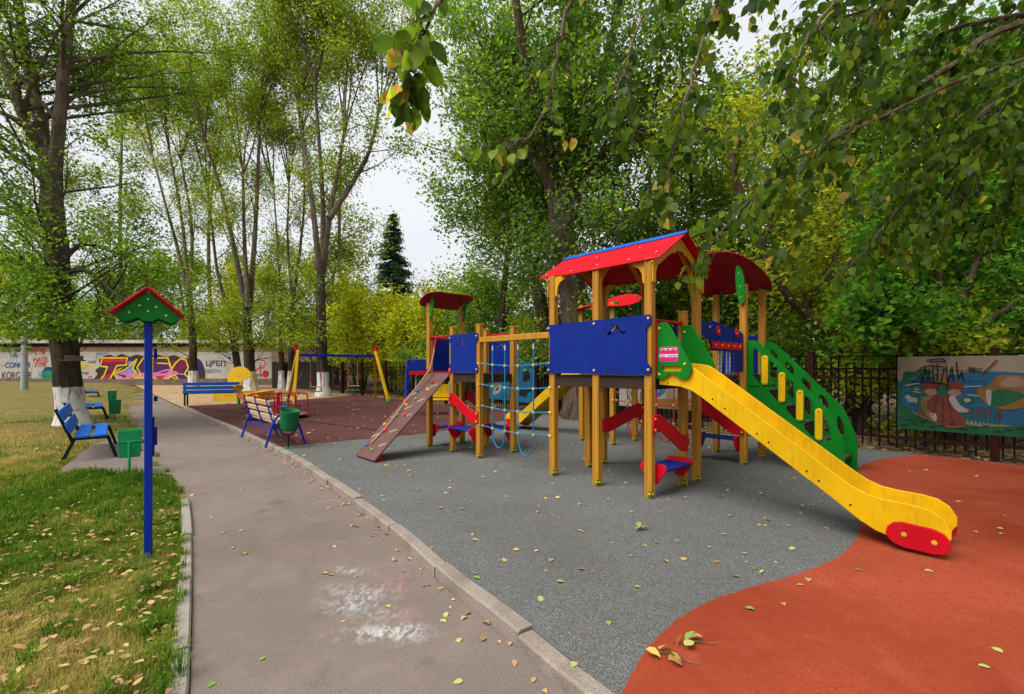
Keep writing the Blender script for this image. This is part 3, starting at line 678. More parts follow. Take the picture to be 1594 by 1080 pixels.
# staircase
def stairs():
    out = [(.03, .96), (.03, 1.74), (.06, 1.765), (.14, 1.765), (.20, 1.735), (1.02, .86), (1.06, .80), (1.19, .46), (1.20, .40), (1.20, .02), (.98, .02)]
    holes = [[(.125, 1.255), (.125, 1.62), (.15, 1.66), (.222, 1.585), (.222, 1.165), (.20, 1.165)]]
    for i in range(4):
        x0 = .338+.2147*i; dz = -.231*i
        if i < 3: holes.append([(x0-.008, 1.04+dz), (x0-.008, 1.45+dz), (x0+.012, 1.475+dz), (x0+.104, 1.385+dz), (x0+.104, .93+dz), (x0+.084, .93+dz)])
        else: holes.append([(x0-.005, 1.17+dz), (x0-.005, 1.40+dz), (x0+.02, 1.415+dz), (x0+.075, 1.27+dz), (x0+.075, 1.17+dz), (x0+.055, 1.145+dz), (x0+.015, 1.145+dz)])
    slots = [[(.07+.2147*i, 1.10-.231*i), (.215+.2147*i, 1.10-.231*i), (.215+.2147*i, 1.12-.231*i), (.07+.2147*i, 1.12-.231*i)] if i == 0 else [(.08+.2147*i, 1.10-.231*i), (.19+.2147*i, 1.10-.231*i), (.19+.2147*i, 1.12-.231*i), (.08+.2147*i, 1.12-.231*i)] for i in range(1)]
    root = None
    for y in (Y3+.03, Y3+T-.01):
        s = MB().plate(out, .022, MX(y), holes+slots).build('stair_side', M_['green'], PS)
        root = root or s
        if y < Y3+.1:
            for i in range(4):
                x, z = .283+.2147*i, 1.345-.231*i
                g = MB().plate(rrect(x-.041, z-.205, x+.041, z+.205, .039, 5), .022, MX(y-.0225)).build('grip_bar', M_['yellow'], s, .004, seg=2)
                bolts(g, [(x, z+.175), (x, z-.175)], 'X', y-.0225, .015, th=.022)
    for i in range(5):
        zt = 1.06-.215*i; xc = .14+.2147*i
        MB().box((xc+.03, Y3+T/2, zt), (.22, T-.075, .028)).build('tread', M_['tread'], PS, .004)
        MB().box((xc-.085, Y3+T/2, zt+.10), (.018, T-.08, .17)).build('riser', M_['deck_brown'], PS)
stairs()
# climbing wall on the left tower
def climbing_wall():
    xa, xb = XL3+.03, XL2-.03; y0, y1 = -.035, -1.37; z0, z1 = 1.285, .03
    L = math.hypot(y1-y0, z1-z0); M = frame(((xa+xb)/2, y0, z0), (1, 0, 0), (0, y1-y0, z1-z0)); h = (xb-xa)/2
    nrm = M.to_3x3() @ Vector((0, 0, 1)); up = 1 if nrm.z > 0 else -1
    # plate local z may face down: build on both
    o = MB().plate([(-h, 0), (h, 0), (h, L), (-h, L)], .024, M @ Matrix.Translation((0, 0, 0 if up < 0 else -.024))).build('climbing_wall', M_['climb_brown'], PS, .004)
    def on(u, v, d=0): return M @ Vector((u, v, d*up))
    nn = nrm*up
    for u, v, mt in ((.05, .22, 'hold_red'), (.12, .40, 'hold_yellow'), (-.14, .44, 'hold_blue'), (.02, .62, 'hold_green'), (-.24, .68, 'hold_red'), (-.12, .76, 'hold_yellow'), (-.1, .98, 'hold_green'), (.10, .96, 'hold_red'), (-.22, 1.2, 'hold_yellow'), (-.06, 1.3, 'hold_red'), (-.22, 1.62, 'hold_blue'), (.06, 1.68, 'hold_green')):
        g = R0.uniform(.85, 1.2); M2 = frame(on(u, v, .0), M.to_3x3() @ Vector((1, .3, 0)), M.to_3x3() @ Vector((0, 1, 0)))
        if (M2.to_3x3() @ Vector((0, 0, 1))).dot(nn) < 0: M2 = M2 @ Matrix.Rotation(math.pi, 4, 'X')
        M2 = M2 @ Matrix.Diagonal((1.3*g, .9, 1, 1))
        MB().lathe([(.038, -.002), (.036, .014), (.026, .032), (.010, .036), (0, .034)], 9, M2).build('hold', M_[mt], o)
    for u, v in ((.16, .30), (.16, .62), (-.20, .50), (.17, .95), (-.19, 1.0), (.14, 1.28), (-.24, 1.42), (.18, 1.55), (-.02, .80)):
        M2 = frame(on(u, v, .0015), M.to_3x3() @ Vector((1, -.55, 0)), M.to_3x3() @ Vector((.55, 1, 0)))
        MB().plate(rrect(-.085, -.018, .085, .018, .017, 3), .002, M2).build('slot', M_['climb_cut'], o)
    rp = [(XL3+.2, 0, 1.88)]+[on(-.13+.02*math.sin(k*1.3)+.03*k/8, -.02+k*.2, .12*(1-k/8)**2+.02) for k in range(0, 9)]
    pts = catmull(rp, 6)
    MB().tube(pts, .013, 7).build('climbing_rope', M_['rope_tan'], PS)
    MB().tube(pts[:3], .018, 7).build('rope_clip', M_['red'], PS)
    for x in (XL3+.03, XL2-.01): MB().box((x, -.055, 1.32), (.07, .03, .075)).build('wall_bracket', M_['red'], PS, .006)
    MB().box(((xa+xb)/2+.25, y1+.1, .03), (.05, .12, .06)).build('wall_foot', M_['red'], o)
climbing_wall()
# rope nets hanging from beams
def net(x0, x1, y, mat, nm):
    e = .05
    bm = MB().box(((x0+x1)/2, y, 1.80), (x1-x0-.095, .085, .085)).build('net_beam', M_['post_wood'], PS, .008)
    # grain runs along the beam
    n = 5; xs = [x0+(x1-x0)*f for f in (.20, .38, .56, .76)]
    root = None
    def sag(z): return [(x0+e+(x1-x0-2*e)*k/12, y, z-.035*math.sin(math.pi*k/12)-.0) for k in range(13)]
    for z in (1.44, 1.12, .80, .50):
        r = MB().tube(sag(z), .010, 6).build('net_rope', M_[mat], PS); root = root or r
        for s, xx in ((1, x0+e), (-1, x1-e)):
            MB().tube([(xx, y, z), (xx+s*.05, y, z)], .013, 8).build('rope_end', M_['grey_metal'], r); MB().dome((xx-s*.03, y-.045, z), .02, (0, -1, 0)).build('bolt', M_['bolt_yellow'], r)
        for xx in xs:
            k = (xx-x0)/(x1-x0); MB().lathe([(0, -.022), (.018, -.017), (.021, 0), (.018, .017), (0, .022)], 8, Matrix.Translation((xx, y, z-.035*math.sin(math.pi*k)))).build('rope_joint', M_['bolt_yellow'], r)
    for i in (0, 2):
        xa, xb = xs[i], xs[i+1]; c = (xa+xb)/2; w = (xb-xa)/2
        pts = [(xa, y, 1.76-.13*k) for k in range(9)]+[(xa, y, .5)]+[(c-w*math.cos(t), y, .45-(.24 if i == 0 else .28)*math.sin(t)) for t in [math.pi*k/12 for k in range(1, 12)]]+[(xb, y, .5)]+[(xb, y, .72+.13*k) for k in range(9)]
        r = MB().tube(pts, .010, 6).build('net_rope', M_[mat], PS)
        for xx in (xa, xb): MB().tube([(xx, y, 1.63), (xx, y, 1.70)], .012, 8).build('rope_end', M_['rim_metal'], r)
net(XL1, XA, 0, 'rope_blue', 'blue'); net(X4, -T, Y3, 'rope_red', 'red')
# red guard boards and blue seats under the platforms
def guard(p, q, z0, z1, off):
    p, q = Vector(p), Vector(q); d = (q-p); L = d.length; h = .19
    up = catmull([(0, z0+h/2, 0), (L*.18, z0+h/2+.01*(z1 > z0), 0), (L*.5, (z0+z1)/2+h/2, 0), (L*.82, z1+h/2, 0), (L, z1+h/2, 0)], 5)
    lo = catmull([(L, z1-h/2, 0), (L*.8, z1-h/2, 0), (L*.5, (z0+z1)/2-h/2, 0), (L*.2, z0-h/2, 0), (0, z0-h/2, 0)], 5)
    M = frame(p+Vector(off), d, (0, 0, 1))
    o = MB().plate([(a.x-.03+.06*a.x/L, a.y) for a in up+lo], .02, M).build('guard_board', M_['red'], PS, .006, seg=2)
    nr = M.to_3x3() @ Vector((0, 0, 1))
    for a, b in ((0, z0+.06), (0, z0-.06), (L, z1+.06), (L, z1-.06)): MB().dome(M @ Vector((a, b, .02)), .015, nr, 8).build('bolt', M_['bolt_yellow'], o)
def seat(p, q, z, out):
    "blue seat board carried by two red wedges"
    p, q = Vector(p), Vector(q); d = (q-p).normalized(); o = Vector(out)
    a, b = p+d*.075+Vector((0, 0, z)), q-d*.075+Vector((0, 0, z))
    s = MB().plate([((a-a).length, -.15), ((b-a).length, -.15), ((b-a).length, .15), (0, .15)], .025, frame(a, d, o)).build('seat', M_['blue'], PS, .006)
    for e, sg in ((a, 1), (b, -1)):
        M = frame(e+d*(.0 if sg > 0 else .0), o, (0, 0, 1))
        MB().plate([(-.045, -.17), (.045, -.17), (.155, -.02), (.16, .02), (.13, .05), (-.13, .05), (-.16, .02), (-.155, -.02)], .022, M @ Matrix.Translation((0, 0, -.011))).build('seat_bracket', M_['red'], s, .005)
guard((XL2, 0, 0), (XL1, 0, 0), .86, .62, (0, -.047, 0)); guard((XL3, T, 0), (XL2, T, 0), .86, .70, (0, .067, 0))
seat((XL2, 0, 0), (XL1, 0, 0), .40, (0, 1, 0)); seat((XL3, 0, 0), (XL3, T, 0), .34, (1, 0, 0)); seat((XL2, T, 0), (XL1, T, 0), .36, (0, 1, 0))
guard((0, 0, 0), (0, G1, 0), .78, .52, (.047, 0, 0)); guard((XA, G2, 0), (-S, G2, 0), .56, .80, (0, -.047, 0))
seat((0, 0, 0), (0, G1, 0), .30, (1, 0, 0)); seat((-T, Y3, 0), (0, Y3, 0), .34, (0, 1, 0)); guard((-T, Y3, 0), (0, Y3, 0), .80, .52, (0, -.047, 0))
# ---------------------------------------------------------------- benches, bins and the other play equipment
def park_bench(loc, rz, label, L=1.9, first=[None]):
    "local x along the bench, +y is the front"
    r = thing('park_bench', label, 'bench', loc, rz, 'blue benches beside the path')
    if first[0]:
        for ch in first[0].children: dup(ch, r)
        return r
    first[0] = r
    for x in (.12, L-.12):
        m = MB()
        m.bar((x, -.14, 0), (x, .0, .34), .045, .03, (1, 0, 0)).bar((x, -.02, .30), (x, -.21, .82), .045, .03, (1, 0, 0))
        m.bar((x, -.03, .345), (x, .42, .345), .045, .03, (1, 0, 0)).bar((x, .40, .335), (x, .50, 0), .045, .03, (1, 0, 0))
        m.build('side_frame', M_['black'], r, .004)
    for y in (.09, .30): MB().box((L/2, y, .382), (L, .165, .038)).build('seat_slat', M_['blue_light'], r, .006)
    for t in (.42, .80):
        p = Vector((L/2, -.02-.19*t+.035, .30+.52*t+.01)); M = frame((0, 0, 0), (1, 0, 0), (0, -.19, .52)).to_3x3()
        MB().box(p, (L, .165, .038), M).build('back_slat', M_['blue_light'], r, .006)
    return r
park_bench((-6.72, 7.15, ZP), math.atan2(.76, -.65)-0, 'nearest blue slatted bench left of the path, beside the bright green bin')
park_bench((-11.35, 12.35, ZP), math.atan2(.73, -.68), 'middle blue bench of the left row, behind the whitewashed trunk')
park_bench((-18.3, 20.0, ZP), math.atan2(.73, -.68), 'farthest blue bench of the left row, near the graffiti wall')
for o in [o for o in COL.objects if o.name.startswith('park_bench')]: o.scale = (1, -1, 1)
def flip_bin(loc, rz, label, mat):
    r = thing('litter_bin', label, 'bin', loc, rz, 'green bins beside the blue benches')
    m = MB(); o = [(-.115, .22), (.115, .22), (.125, .60), (-.125, .60)]
    M = frame((0, -.10, 0), (1, 0, 0), (0, 0, 1))
    # tapered open box
    w0, w1, d0, d1, z0, z1 = .11, .128, .085, .105, .21, .58
    vs = [(s*w, t*d, z) for z, w, d in ((z0, w0, d0), (z1, w1, d1)) for s, t in ((-1, -1), (1, -1), (1, 1), (-1, 1))]
    vi = [(s*(w-.008), t*(d-.008), z) for z, w, d in ((z1, w1, d1), (z0+.01, w0, d0)) for s, t in ((-1, -1), (1, -1), (1, 1), (-1, 1))]
    fs = [(3, 2, 1, 0)]+[(i, (i+1) % 4, 4+(i+1) % 4, 4+i) for i in range(4)]+[(4+i, 4+(i+1) % 4, 8+(i+1) % 4, 8+i) for i in range(4)]+[(8+i, 8+(i+1) % 4, 12+(i+1) % 4, 12+i) for i in range(4)]+[(12, 13, 14, 15)]
    MB().add(vs+vi, fs).build('bucket', M_[mat], r, .012, seg=2)
    MB().tube([(0, -.125, 0), (0, -.125, .42)], .017, 8).build('stand', M_[mat], r)
    MB().tube([(-.13, -.10, .43), (.13, -.10, .43)], .009, 6).build('pivot', M_[mat], r)
    return r
x, y = G(193, 737, ZL); flip_bin((x, y+.1, ZL), .62, 'bright green flip bin standing on the grass beside the nearest bench', 'bin_green_bright').scale = (1, 1, 1)
x, y = G(174, 657, ZP); flip_bin((x, y+.1, ZP), .65, 'dark green bin at the end of the middle blue bench', 'bin_green')
x, y = G(171, 633, ZP); flip_bin((x, y+.1, ZP), .65, 'small green bin at the end of the farthest blue bench', 'bin_green')
# sign post with a little gable roof
x, y = G(231, 866, ZL)
SP = thing('notice_post', 'tall blue post with red and green gable roof on the lawn', 'post', (x, y, ZL-.02), math.radians(36))
MB().box((0, 0, .905), (.05, .05, 1.81)).build('pole', M_['post_blue'], SP, .004)
for yy in (-.06, .16):
    out = [(-.192, 1.85), (0, 2.035), (.192, 1.85), (.175, 1.815), (.14, 1.80), (.10, 1.815), (.06, 1.835), (.03, 1.81), (-.03, 1.81), (-.06, 1.835), (-.10, 1.815), (-.14, 1.80), (-.175, 1.815)]
    gb = MB().plate(out, .018, MX(yy)).build('gable_board', M_['green'], SP, .003)
    for bx, bz in ((0, 1.975), (-.05, 1.925), (.05, 1.92), (0, 1.885), (-.11, 1.87), (.11, 1.86)):
        MB().dome((bx, yy-.018, bz), .008, (0, -1, 0), 7).build('bolt', M_['white_bolt'], gb); MB().dome((bx, yy, bz), .010, (0, 1, 0), 7).build('bolt', M_['bolt_yellow'], gb)
for s in (-1, 1):
    M = frame((0, -.115, 2.055), (0, 1, 0), (s, 0, -.95))
    MB().plate([(0, 0), (.31, 0), (.31, .295), (0, .295)], .016, M @ Matrix.Translation((0, 0, -.016 if s > 0 else 0))).build('roof_board', M_['red'], SP, .003)
for z0, z1, d in ((1.53, 1.61, .022), (1.20, 1.24, .024), (.86, 1.0, .022)): MB().box((.037+d/2-.006, .045, (z0+z1)/2), (d, .02, z1-z0)).build('sign_clip', M_['blue'], SP, .003)
MB().box((.030, .045, .93), (.012, .05, .30)).build('sign_board', M_['blue'], SP, .003)
# wooden bench with tubular blue frame
a = Vector((*G(383, 680), 0)); b = Vector((*G(421, 696), 0)); d = (a-b).normalized(); fr = Vector((-d.y, d.x, 0))
fr = fr if fr.x > 0 else -fr
WB = thing('wooden_bench', 'pale wooden bench with blue tubular frame and arms on maroon rubber', 'bench', (*b.xy, .0), math.atan2(d.y, d.x))
WB.scale = (1, -1, 1) if Vector((-math.sin(WB.rotation_euler.z), math.cos(WB.rotation_euler.z), 0)).dot(fr) < 0 else (1, 1, 1)
LB = (a-b).length
for xx in (.0, LB):
    MB().tube(catmull([(xx, -.08, 0), (xx, .03, .36), (xx, .10, .50), (xx, .20, .56), (xx, .34, .55), (xx, .44, .44), (xx, .58, 0)], 5), .021, 8).tube([(xx, .05, .33), (xx, .50, .33)], .018, 8).build('leg', M_['post_blue'], WB)
for xx in (.08, LB/2, LB-.08): MB().tube(catmull([(xx, .42, .37), (xx, .12, .36), (xx, .06, .44), (xx, -.05, .84)], 5), .018, 8).build('slat_support', M_['post_blue'], WB)
for i, yy in enumerate((.13, .245, .36)): MB().box((LB/2, yy+.02, .402), (LB-.06, .095, .03)).build('seat_slat', M_['bench_wood'], WB, .006)
for t in (.12, .45, .80): MB().box((LB/2, .055-.11*t+.018, .46+.38*t), (LB-.06, .03, .085), Matrix.Rotation(.26, 3, 'X')).build('back_slat', M_['bench_wood'], WB, .006)
MB().tube([(0, .06, .3), (LB, .06, .3)], .015, 8).build('cross_bar', M_['post_blue'], WB)
# green urn on a black fork
x, y = G(449, 697.5)
UR = thing('litter_urn', 'tilted dark green urn on black fork stand beside the wooden bench', 'bin', (x, y, .004), .2)
MT = Matrix.Translation((.02, 0, .475)) @ Matrix.Rotation(.17, 4, 'Y')
MB().lathe([(0, -.17), (.115, -.17), (.12, -.165), (.135, -.12), (.137, -.115), (.15, .11), (.156, .12), (.16, .165), (.163, .175), (.155, .178), (.148, .16), (.12, -.15), (0, -.15)], 20, MT).build('bucket', M_['bin_green'], UR)
MB().tube(catmull([(0, -.17, .50), (0, -.165, .36), (0, -.10, .26), (0, 0, .22), (0, .10, .26), (0, .165, .36), (0, .17, .50)], 4), .013, 8).tube([(0, 0, .22), (0, 0, .01)], .015, 8).build('fork_stand', M_['black'], UR)
MB().lathe([(0, 0), (.13, 0), (.13, .008), (0, .012)], 16).build('base_plate', M_['bin_green'], UR)
UR.rotation_euler.z = -.6
# merry-go-round
x, y = G(433, 650)
MG = thing('merry_go_round', 'red tubular merry-go-round with grey disc and blue seats', 'merry-go-round', (x, y, 0), .35); MG.scale = (.84, .84, .84)
MB().lathe([(0, .05), (.2, .05), (.9, .10), (.92, .105), (.92, .125), (.9, .13), (0, .13)], 32).build('disc', M_['pad_grey'], MG)
MB().lathe([(.905, .095), (.93, .10), (.93, .13), (.905, .135)], 32).build('disc_rim', M_['red'], MG)
MB().lathe([(0, .13), (.055, .13), (.055, .80), (.05, .82), (0, .82)], 14).build('centre_post', M_['red'], MG)
for k in range(4):
    an = k*math.pi/2; c, s = math.cos(an), math.sin(an)
    def q(r_, t, z): return (c*r_-s*t, s*r_+c*t, z)
    MB().tube(catmull([q(.02, .0, .78), q(.30, .0, .79), q(.72, .0, .79), q(.86, .0, .74), q(.88, .0, .60), q(.88, 0, .14)], 4), .022, 8).build('rail', M_['red'], MG)
    MB().tube(catmull([q(.86, 0, .72), q(.80, .28, .76), q(.62, .52, .76), q(.50, .55, .62), q(.50, .55, .14)], 4), .019, 8).build('rail', M_['red'], MG)
    MB().tube([q(.30, 0, .13), q(.30, 0, .78)], .016, 8).tube([q(.3, 0, .42), q(.88, 0, .42)], .014, 8).build('rail', M_['red'], MG)
    MB().box(q(.62, .20, .40), (.42, .24, .03), Matrix.Rotation(an, 3, 'Z')).build('seat', M_['blue_light'], MG, .01)
    MB().tube([q(.62, .2, .13), q(.62, .2, .39)], .016, 8).build('seat_leg', M_['red'], MG)
# seesaw seen end-on
x, y = G(373, 641)
SW = thing('seesaw', 'orange plank seesaw with round yellow backrest and green stand', 'seesaw', (-9.03, 15.65, 0), math.radians(-50.7)); SW.scale = (.85, .85, .8)
MB().bar((-1.05, 0, .60), (1.05, 0, .30), .24, .05).build('plank', M_['orange_plank'], SW, .01)
for s in (-.07, .07): MB().bar((-.8, s, .60), (.85, s, .365), .03, .012).build('plank_strip', M_['red'], SW)
for s in (-.14, .14): MB().tube([(-.16, s*1.5, 0), (0, s, .45), (.16, s*1.5, 0)], .02, 8).build('stand_leg', M_['pale_green'], SW)
for xx, z in ((-1.0, .60), (1.0, .33)):
    MB().plate([(.19*math.cos(t*.314), .155*math.sin(t*.314)) for t in range(20)], .03, frame((xx*1.02, 0, z+.22 if xx < 0 else z+.02), (0, 1, 0), (.35, 0, 1) if xx < 0 else (1, 0, .3))).build('backrest' if xx < 0 else 'seat', M_['yellow' if xx < 0 else 'pale_green'], SW, .008)
MB().plate([(.13*math.cos(t*.314), .11*math.sin(t*.314)) for t in range(20)], .034, frame((1.06, 0, .345), (0, 1, 0), (1, 0, .3))).build('seat_face', M_['orange_plank'], SW)
for xx in (-.72, .72): MB().tube([(xx, -.17, .62 if xx < 0 else .50), (xx, .17, .62 if xx < 0 else .50)], .014, 8).tube([(xx, 0, .40), (xx, 0, .62 if xx < 0 else .5)], .014, 8).build('handle', M_['pale_green'], SW)
MB().lathe([(.13, -.05), (.17, -.055), (.20, 0), (.17, .055), (.13, .05), (.11, 0)], 18, frame((1.0, 0, .12), (1, 0, 0), (0, .0, 1))).build('buffer_tyre', M_['tyre'], SW)
# sandbox with a tilted shade
x, y = G(362, 623)
SB = thing('sandbox', 'yellow sandbox with large tilted yellow shade under the trees', 'sandbox', (x, y+.9, -.03), .12)
for k, (cx_, cy_, lx, ly) in enumerate(((0, -.85, 1.75, .05), (0, .85, 1.75, .05), (-.85, 0, .05, 1.65), (.85, 0, .05, 1.65))): MB().box((cx_, cy_, .17), (lx, ly, .34)).build('side_board', M_['sandbox_yellow'], SB, .006)
for s in (-.85, .85): MB().box((s, 0, .36), (.25, 1.6, .03)).build('corner_seat', M_['sandbox_yellow'], SB, .005)
MB().box((0, 0, .12), (1.6, 1.6, .03)).build('sand_fill', M_['sand'], SB)
Msh = frame((-.35, .25, 1.0), (1, -.25, .45), (-.42, .1, 1))
sh = MB().plate([(-.5, -.35)]+[(.6*math.cos(t), -.2+.62*math.sin(t)) for t in [math.pi*k/14 for k in range(15)]], .04, Msh).build('shade', M_['sandbox_yellow'], SB, .006)
for s in (-.5, .35): MB().bar((s, .3, .30), (s*.8-.1, .3, 1.2), .06, .06).build('shade_post', M_['sandbox_yellow'], SB)
# far blue bench with its back to us
a = Vector((*G(286, 632.5, -.03), 0)); b = Vector((*G(372, 630, -.03), 0)); d = (b-a).normalized()
BB = thing('long_bench', 'long blue slatted bench on the sand, its back to the playground', 'bench', (*a.xy, -.03), math.atan2(d.y, d.x))
LB = (b-a).length
for xx in (.03, LB-.03): MB().bar((xx, 0, 0), (xx, 0, .86), .05, .05, (0, 1, 0)).bar((xx, 0, .42), (xx, .45, .42), .05, .04).bar((xx, .43, .42), (xx, .45, 0), .05, .04, (0, 1, 0)).build('side_frame', M_['black'], BB)
for z in (.52, .66, .80): MB().box((LB/2, -.045, z), (LB+.04, .04, .115), Matrix.Rotation(-.08, 3, 'X')).build('back_slat', M_['blue_light'], BB, .006)
for yy in (.06, .20, .34): MB().box((LB/2, yy, .46), (LB+.04, .12, .04)).build('seat_slat', M_['blue_light'], BB, .006)
# swing set
LFa, LFb, RFa, RFb = [Vector((*G(*p), 0)) for p in ((452, 624), (469, 632), (576, 620.5), (600, 625.5))]
cA, cB = (LFa+LFb)/2, (RFa+RFb)/2; org = cA; ax = (cB-cA).normalized(); LS = (cB-cA).length
SWG = thing('swing_set', 'swing set with yellow timber legs, blue beam and red carved tips', 'swing set', (*org.xy, 0), math.atan2(ax.y, ax.x))
zb = 1.84
for k, (xe, sx) in enumerate(((0, 1), (LS, -1))):
    for s in (-1, 1):
        foot = Vector((xe-sx*.18, s*.95, 0)); top = Vector((xe+sx*.08, s*.0+s*.06, zb+.14))
        l = MB().bar(foot, top+(top-foot)*.02, .10, .10).build('leg', M_['yellow' if s < 0 else 'orange_yellow'], SWG, .008)
        MB().bar(foot-Vector((0, 0, 0)), foot+(top-foot)*.05, .11, .11).build('leg_shoe', M_['pale_green'], l)
    dr = Vector((-sx*.1, .10, .95)).normalized(); p0 = Vector((xe+sx*.06, -.0, zb+.02)); 
    m = MB().bar(p0-dr*.25, p0+dr*.30, .10, .13, (1, 0, 0))
    for q in (-.045, 0, .045): m.bar(p0+dr*.28+Vector((q*.7, 0, 0)), p0+dr*.42+Vector((q*1.8, 0, 0)), .05, .028, (0, 1, 0))
    m.build('carved_tip', M_['red'], SWG, .006)
MB().bar((.06, 0, zb), (LS-.06, 0, zb), .11, .10).build('beam', M_['post_blue'], SWG, .008)
for kx in (.33, .72):
    for s in (-.19, .19):
        xx = LS*kx*1.0+s-(.30 if kx < .5 else .12)
        h = MB().bar((xx, 0, zb-.05), (xx, 0, zb-.16), .05, .05, (0, 1, 0)).build('hanger', M_['post_blue'], SWG)
        c = MB().tube([(xx, 0, zb-.16), (xx, 0, .50)], .009, 6).build('chain', M_['grey_metal'], SWG)
        MB().tube([(xx, 0, 1.18), (xx, 0, .80)], .020, 8).build('chain_sleeve', M_['pink'], c); MB().tube([(xx, 0, .80), (xx, 0, .66)], .020, 8).build('chain_sleeve', M_['yellow'], c); MB().tube([(xx, 0, .60), (xx, 0, .46)], .024, 8).build('chain_sleeve', M_['red'], c)
    xm = LS*kx-(.30 if kx < .5 else .12)
    MB().box((xm, 0, .44), (.48, .26, .035)).build('swing_seat', M_['teal'], SWG, .008); MB().tube([(xm-.23, -.14, .62), (xm+.23, -.14, .62)], .018, 8).build('safety_bar', M_['bench_wood'], SWG)
# blue framed glider swing behind the climbing tower
x, y = G(668, 645)
GL = thing('glider_swing', 'blue tubular swing frame with yellow bench seat behind the climbing tower', 'swing', (x, y, 0), .1)
for xx in (-.62, .62):
    MB().tube(catmull([(xx, -.6, .02), (xx, -.30, 1.0), (xx, -.12, 1.50), (xx, 0, 1.60), (xx, .12, 1.50), (xx, .30, 1.0), (xx, .6, .02)], 5), .028, 8).tube([(xx, -.6, .03), (xx, .6, .03)], .022, 8).build('side_frame', M_['post_blue'], GL)
MB().tube([(-.62, 0, 1.59), (.62, 0, 1.59)], .03, 8).build('top_bar', M_['post_blue'], GL)
MB().plate(cm2([(-.66, 1.16), (-.62, 1.40), (-.50, 1.56), (-.25, 1.60), (.25, 1.60), (.5, 1.56), (.62, 1.40), (.66, 1.16), (.3, 1.22), (-.3, 1.22)], 4), .03, MX(-.14)).build('front_shield', M_['blue'], GL, .005)
MB().box((0, -.175, 1.22), (1.15, .02, .10)).build('shield_strip', M_['red'], GL)
MB().box((0.12, 0, .44), (.95, .42, .04)).build('seat', M_['yellow'], GL, .01); MB().box((.12, .22, .68), (.95, .04, .40), Matrix.Rotation(-.2, 3, 'X')).build('backrest', M_['yellow'], GL, .01)
for xx in (-.38, .58): MB().tube([(xx, -.16, .46), (xx, 0, 1.57), (xx, .18, .46)], .012, 6).build('hanger', M_['grey_metal'], GL)
# lamp pole behind the left lawn
x, y = G(38, 612, 0)
LPO = thing('lamp_pole', 'grey steel lamp pole standing on the left lawn before the graffiti wall', 'lamp pole', (x, y, 0))
MB().lathe([(0, -.1), (.15, -.1), (.15, 1.2), (.145, 1.22), (.10, 6.0), (0, 6.0)], 14).build('pole', M_['grey_metal'], LPO)
MB().tube(catmull([(0, 0, 5.9), (.1, -.1, 6.4), (.5, -.5, 6.7), (.9, -.9, 6.75)], 4), .04, 8).build('lamp_arm', M_['grey_metal'], LPO)
MB().box((1.05, -1.05, 6.72), (.6, .22, .12), Matrix.Rotation(-.785, 3, 'Z')).build('lamp_head', M_['grey_metal'], LPO, .03)
# ---------------------------------------------------------------- brick wall with graffiti, timber fence, iron fence, painted boards
def wall_mats():
    n = N('brick'); c = n.coord(); b = n.n('TexBrick'); n.l(n.mapping(c, (1, 1, 1), rot=(math.pi/2, 0, 0)), b.inputs['Vector'])
    b.inputs['Scale'].default_value = 1; b.inputs['Brick Width'].default_value = .26; b.inputs['Row Height'].default_value = .085; b.inputs['Mortar Size'].default_value = .009
    b.inputs['Color1'].default_value = (.40, .29, .18, 1); b.inputs['Color2'].default_value = (.30, .20, .125, 1); b.inputs['Mortar'].default_value = (.17, .14, .11, 1)
    a = n.noise(.7, 5, c); k = n.mix(b.outputs['Color'], (.14, .10, .07), n.math('MULTIPLY', n.ramp(a, [(.45, 0.), (.75, 1.)]), .6))
    n.fin(n.bsdf(k, .9, n.bump(b.outputs['Fac'], -.5, .01), .15))
    n = N('whitewash_brick'); c = n.coord(); b = n.n('TexBrick'); n.l(n.mapping(c, (1, 1, 1), rot=(math.pi/2, 0, 0)), b.inputs['Vector'])
    b.inputs['Scale'].default_value = 1; b.inputs['Brick Width'].default_value = .26; b.inputs['Row Height'].default_value = .085; b.inputs['Mortar Size'].default_value = .008
    b.inputs['Color1'].default_value = (.47, .44, .39, 1); b.inputs['Color2'].default_value = (.38, .35, .30, 1); b.inputs['Mortar'].default_value = (.34, .31, .27, 1)
    a = n.noise(1.2, 6, c); k = n.mix(b.outputs['Color'], (.30, .22, .15), n.math('MULTIPLY', n.ramp(a, [(.52, 0.), (.72, 1.)]), .7))
    n.fin(n.bsdf(k, .9, n.bump(b.outputs['Fac'], -.4, .01), .15))
    n = N('roof_slab'); c = n.coord(); a = n.noise(1.5, 5, c); n.fin(n.bsdf(n.ramp(a, [(.3, (.30, .28, .25)), (.7, (.50, .48, .45))]), .85))
    n = N('plinth'); c = n.coord(); a = n.noise(2, 5, c); n.fin(n.bsdf(n.ramp(a, [(.3, (.10, .07, .05)), (.7, (.18, .13, .09))]), .9))
wall_mats()
def spray(name, col):
    n = N(name); c = n.coord(); a = n.noise(2.5, 5, c); b = n.noise(14, 3, c)
    k = n.mix(col, tuple(v*.7 for v in col), n.ramp(a, [(.35, 0.), (.7, 1.)])); k = n.mix(k, tuple(v*.7+.05 for v in col), n.math('MULTIPLY', n.ramp(b, [(.55, 0.), (.75, 1.)]), .35))
    return n.fin(n.bsdf(k, .8, None, .2))
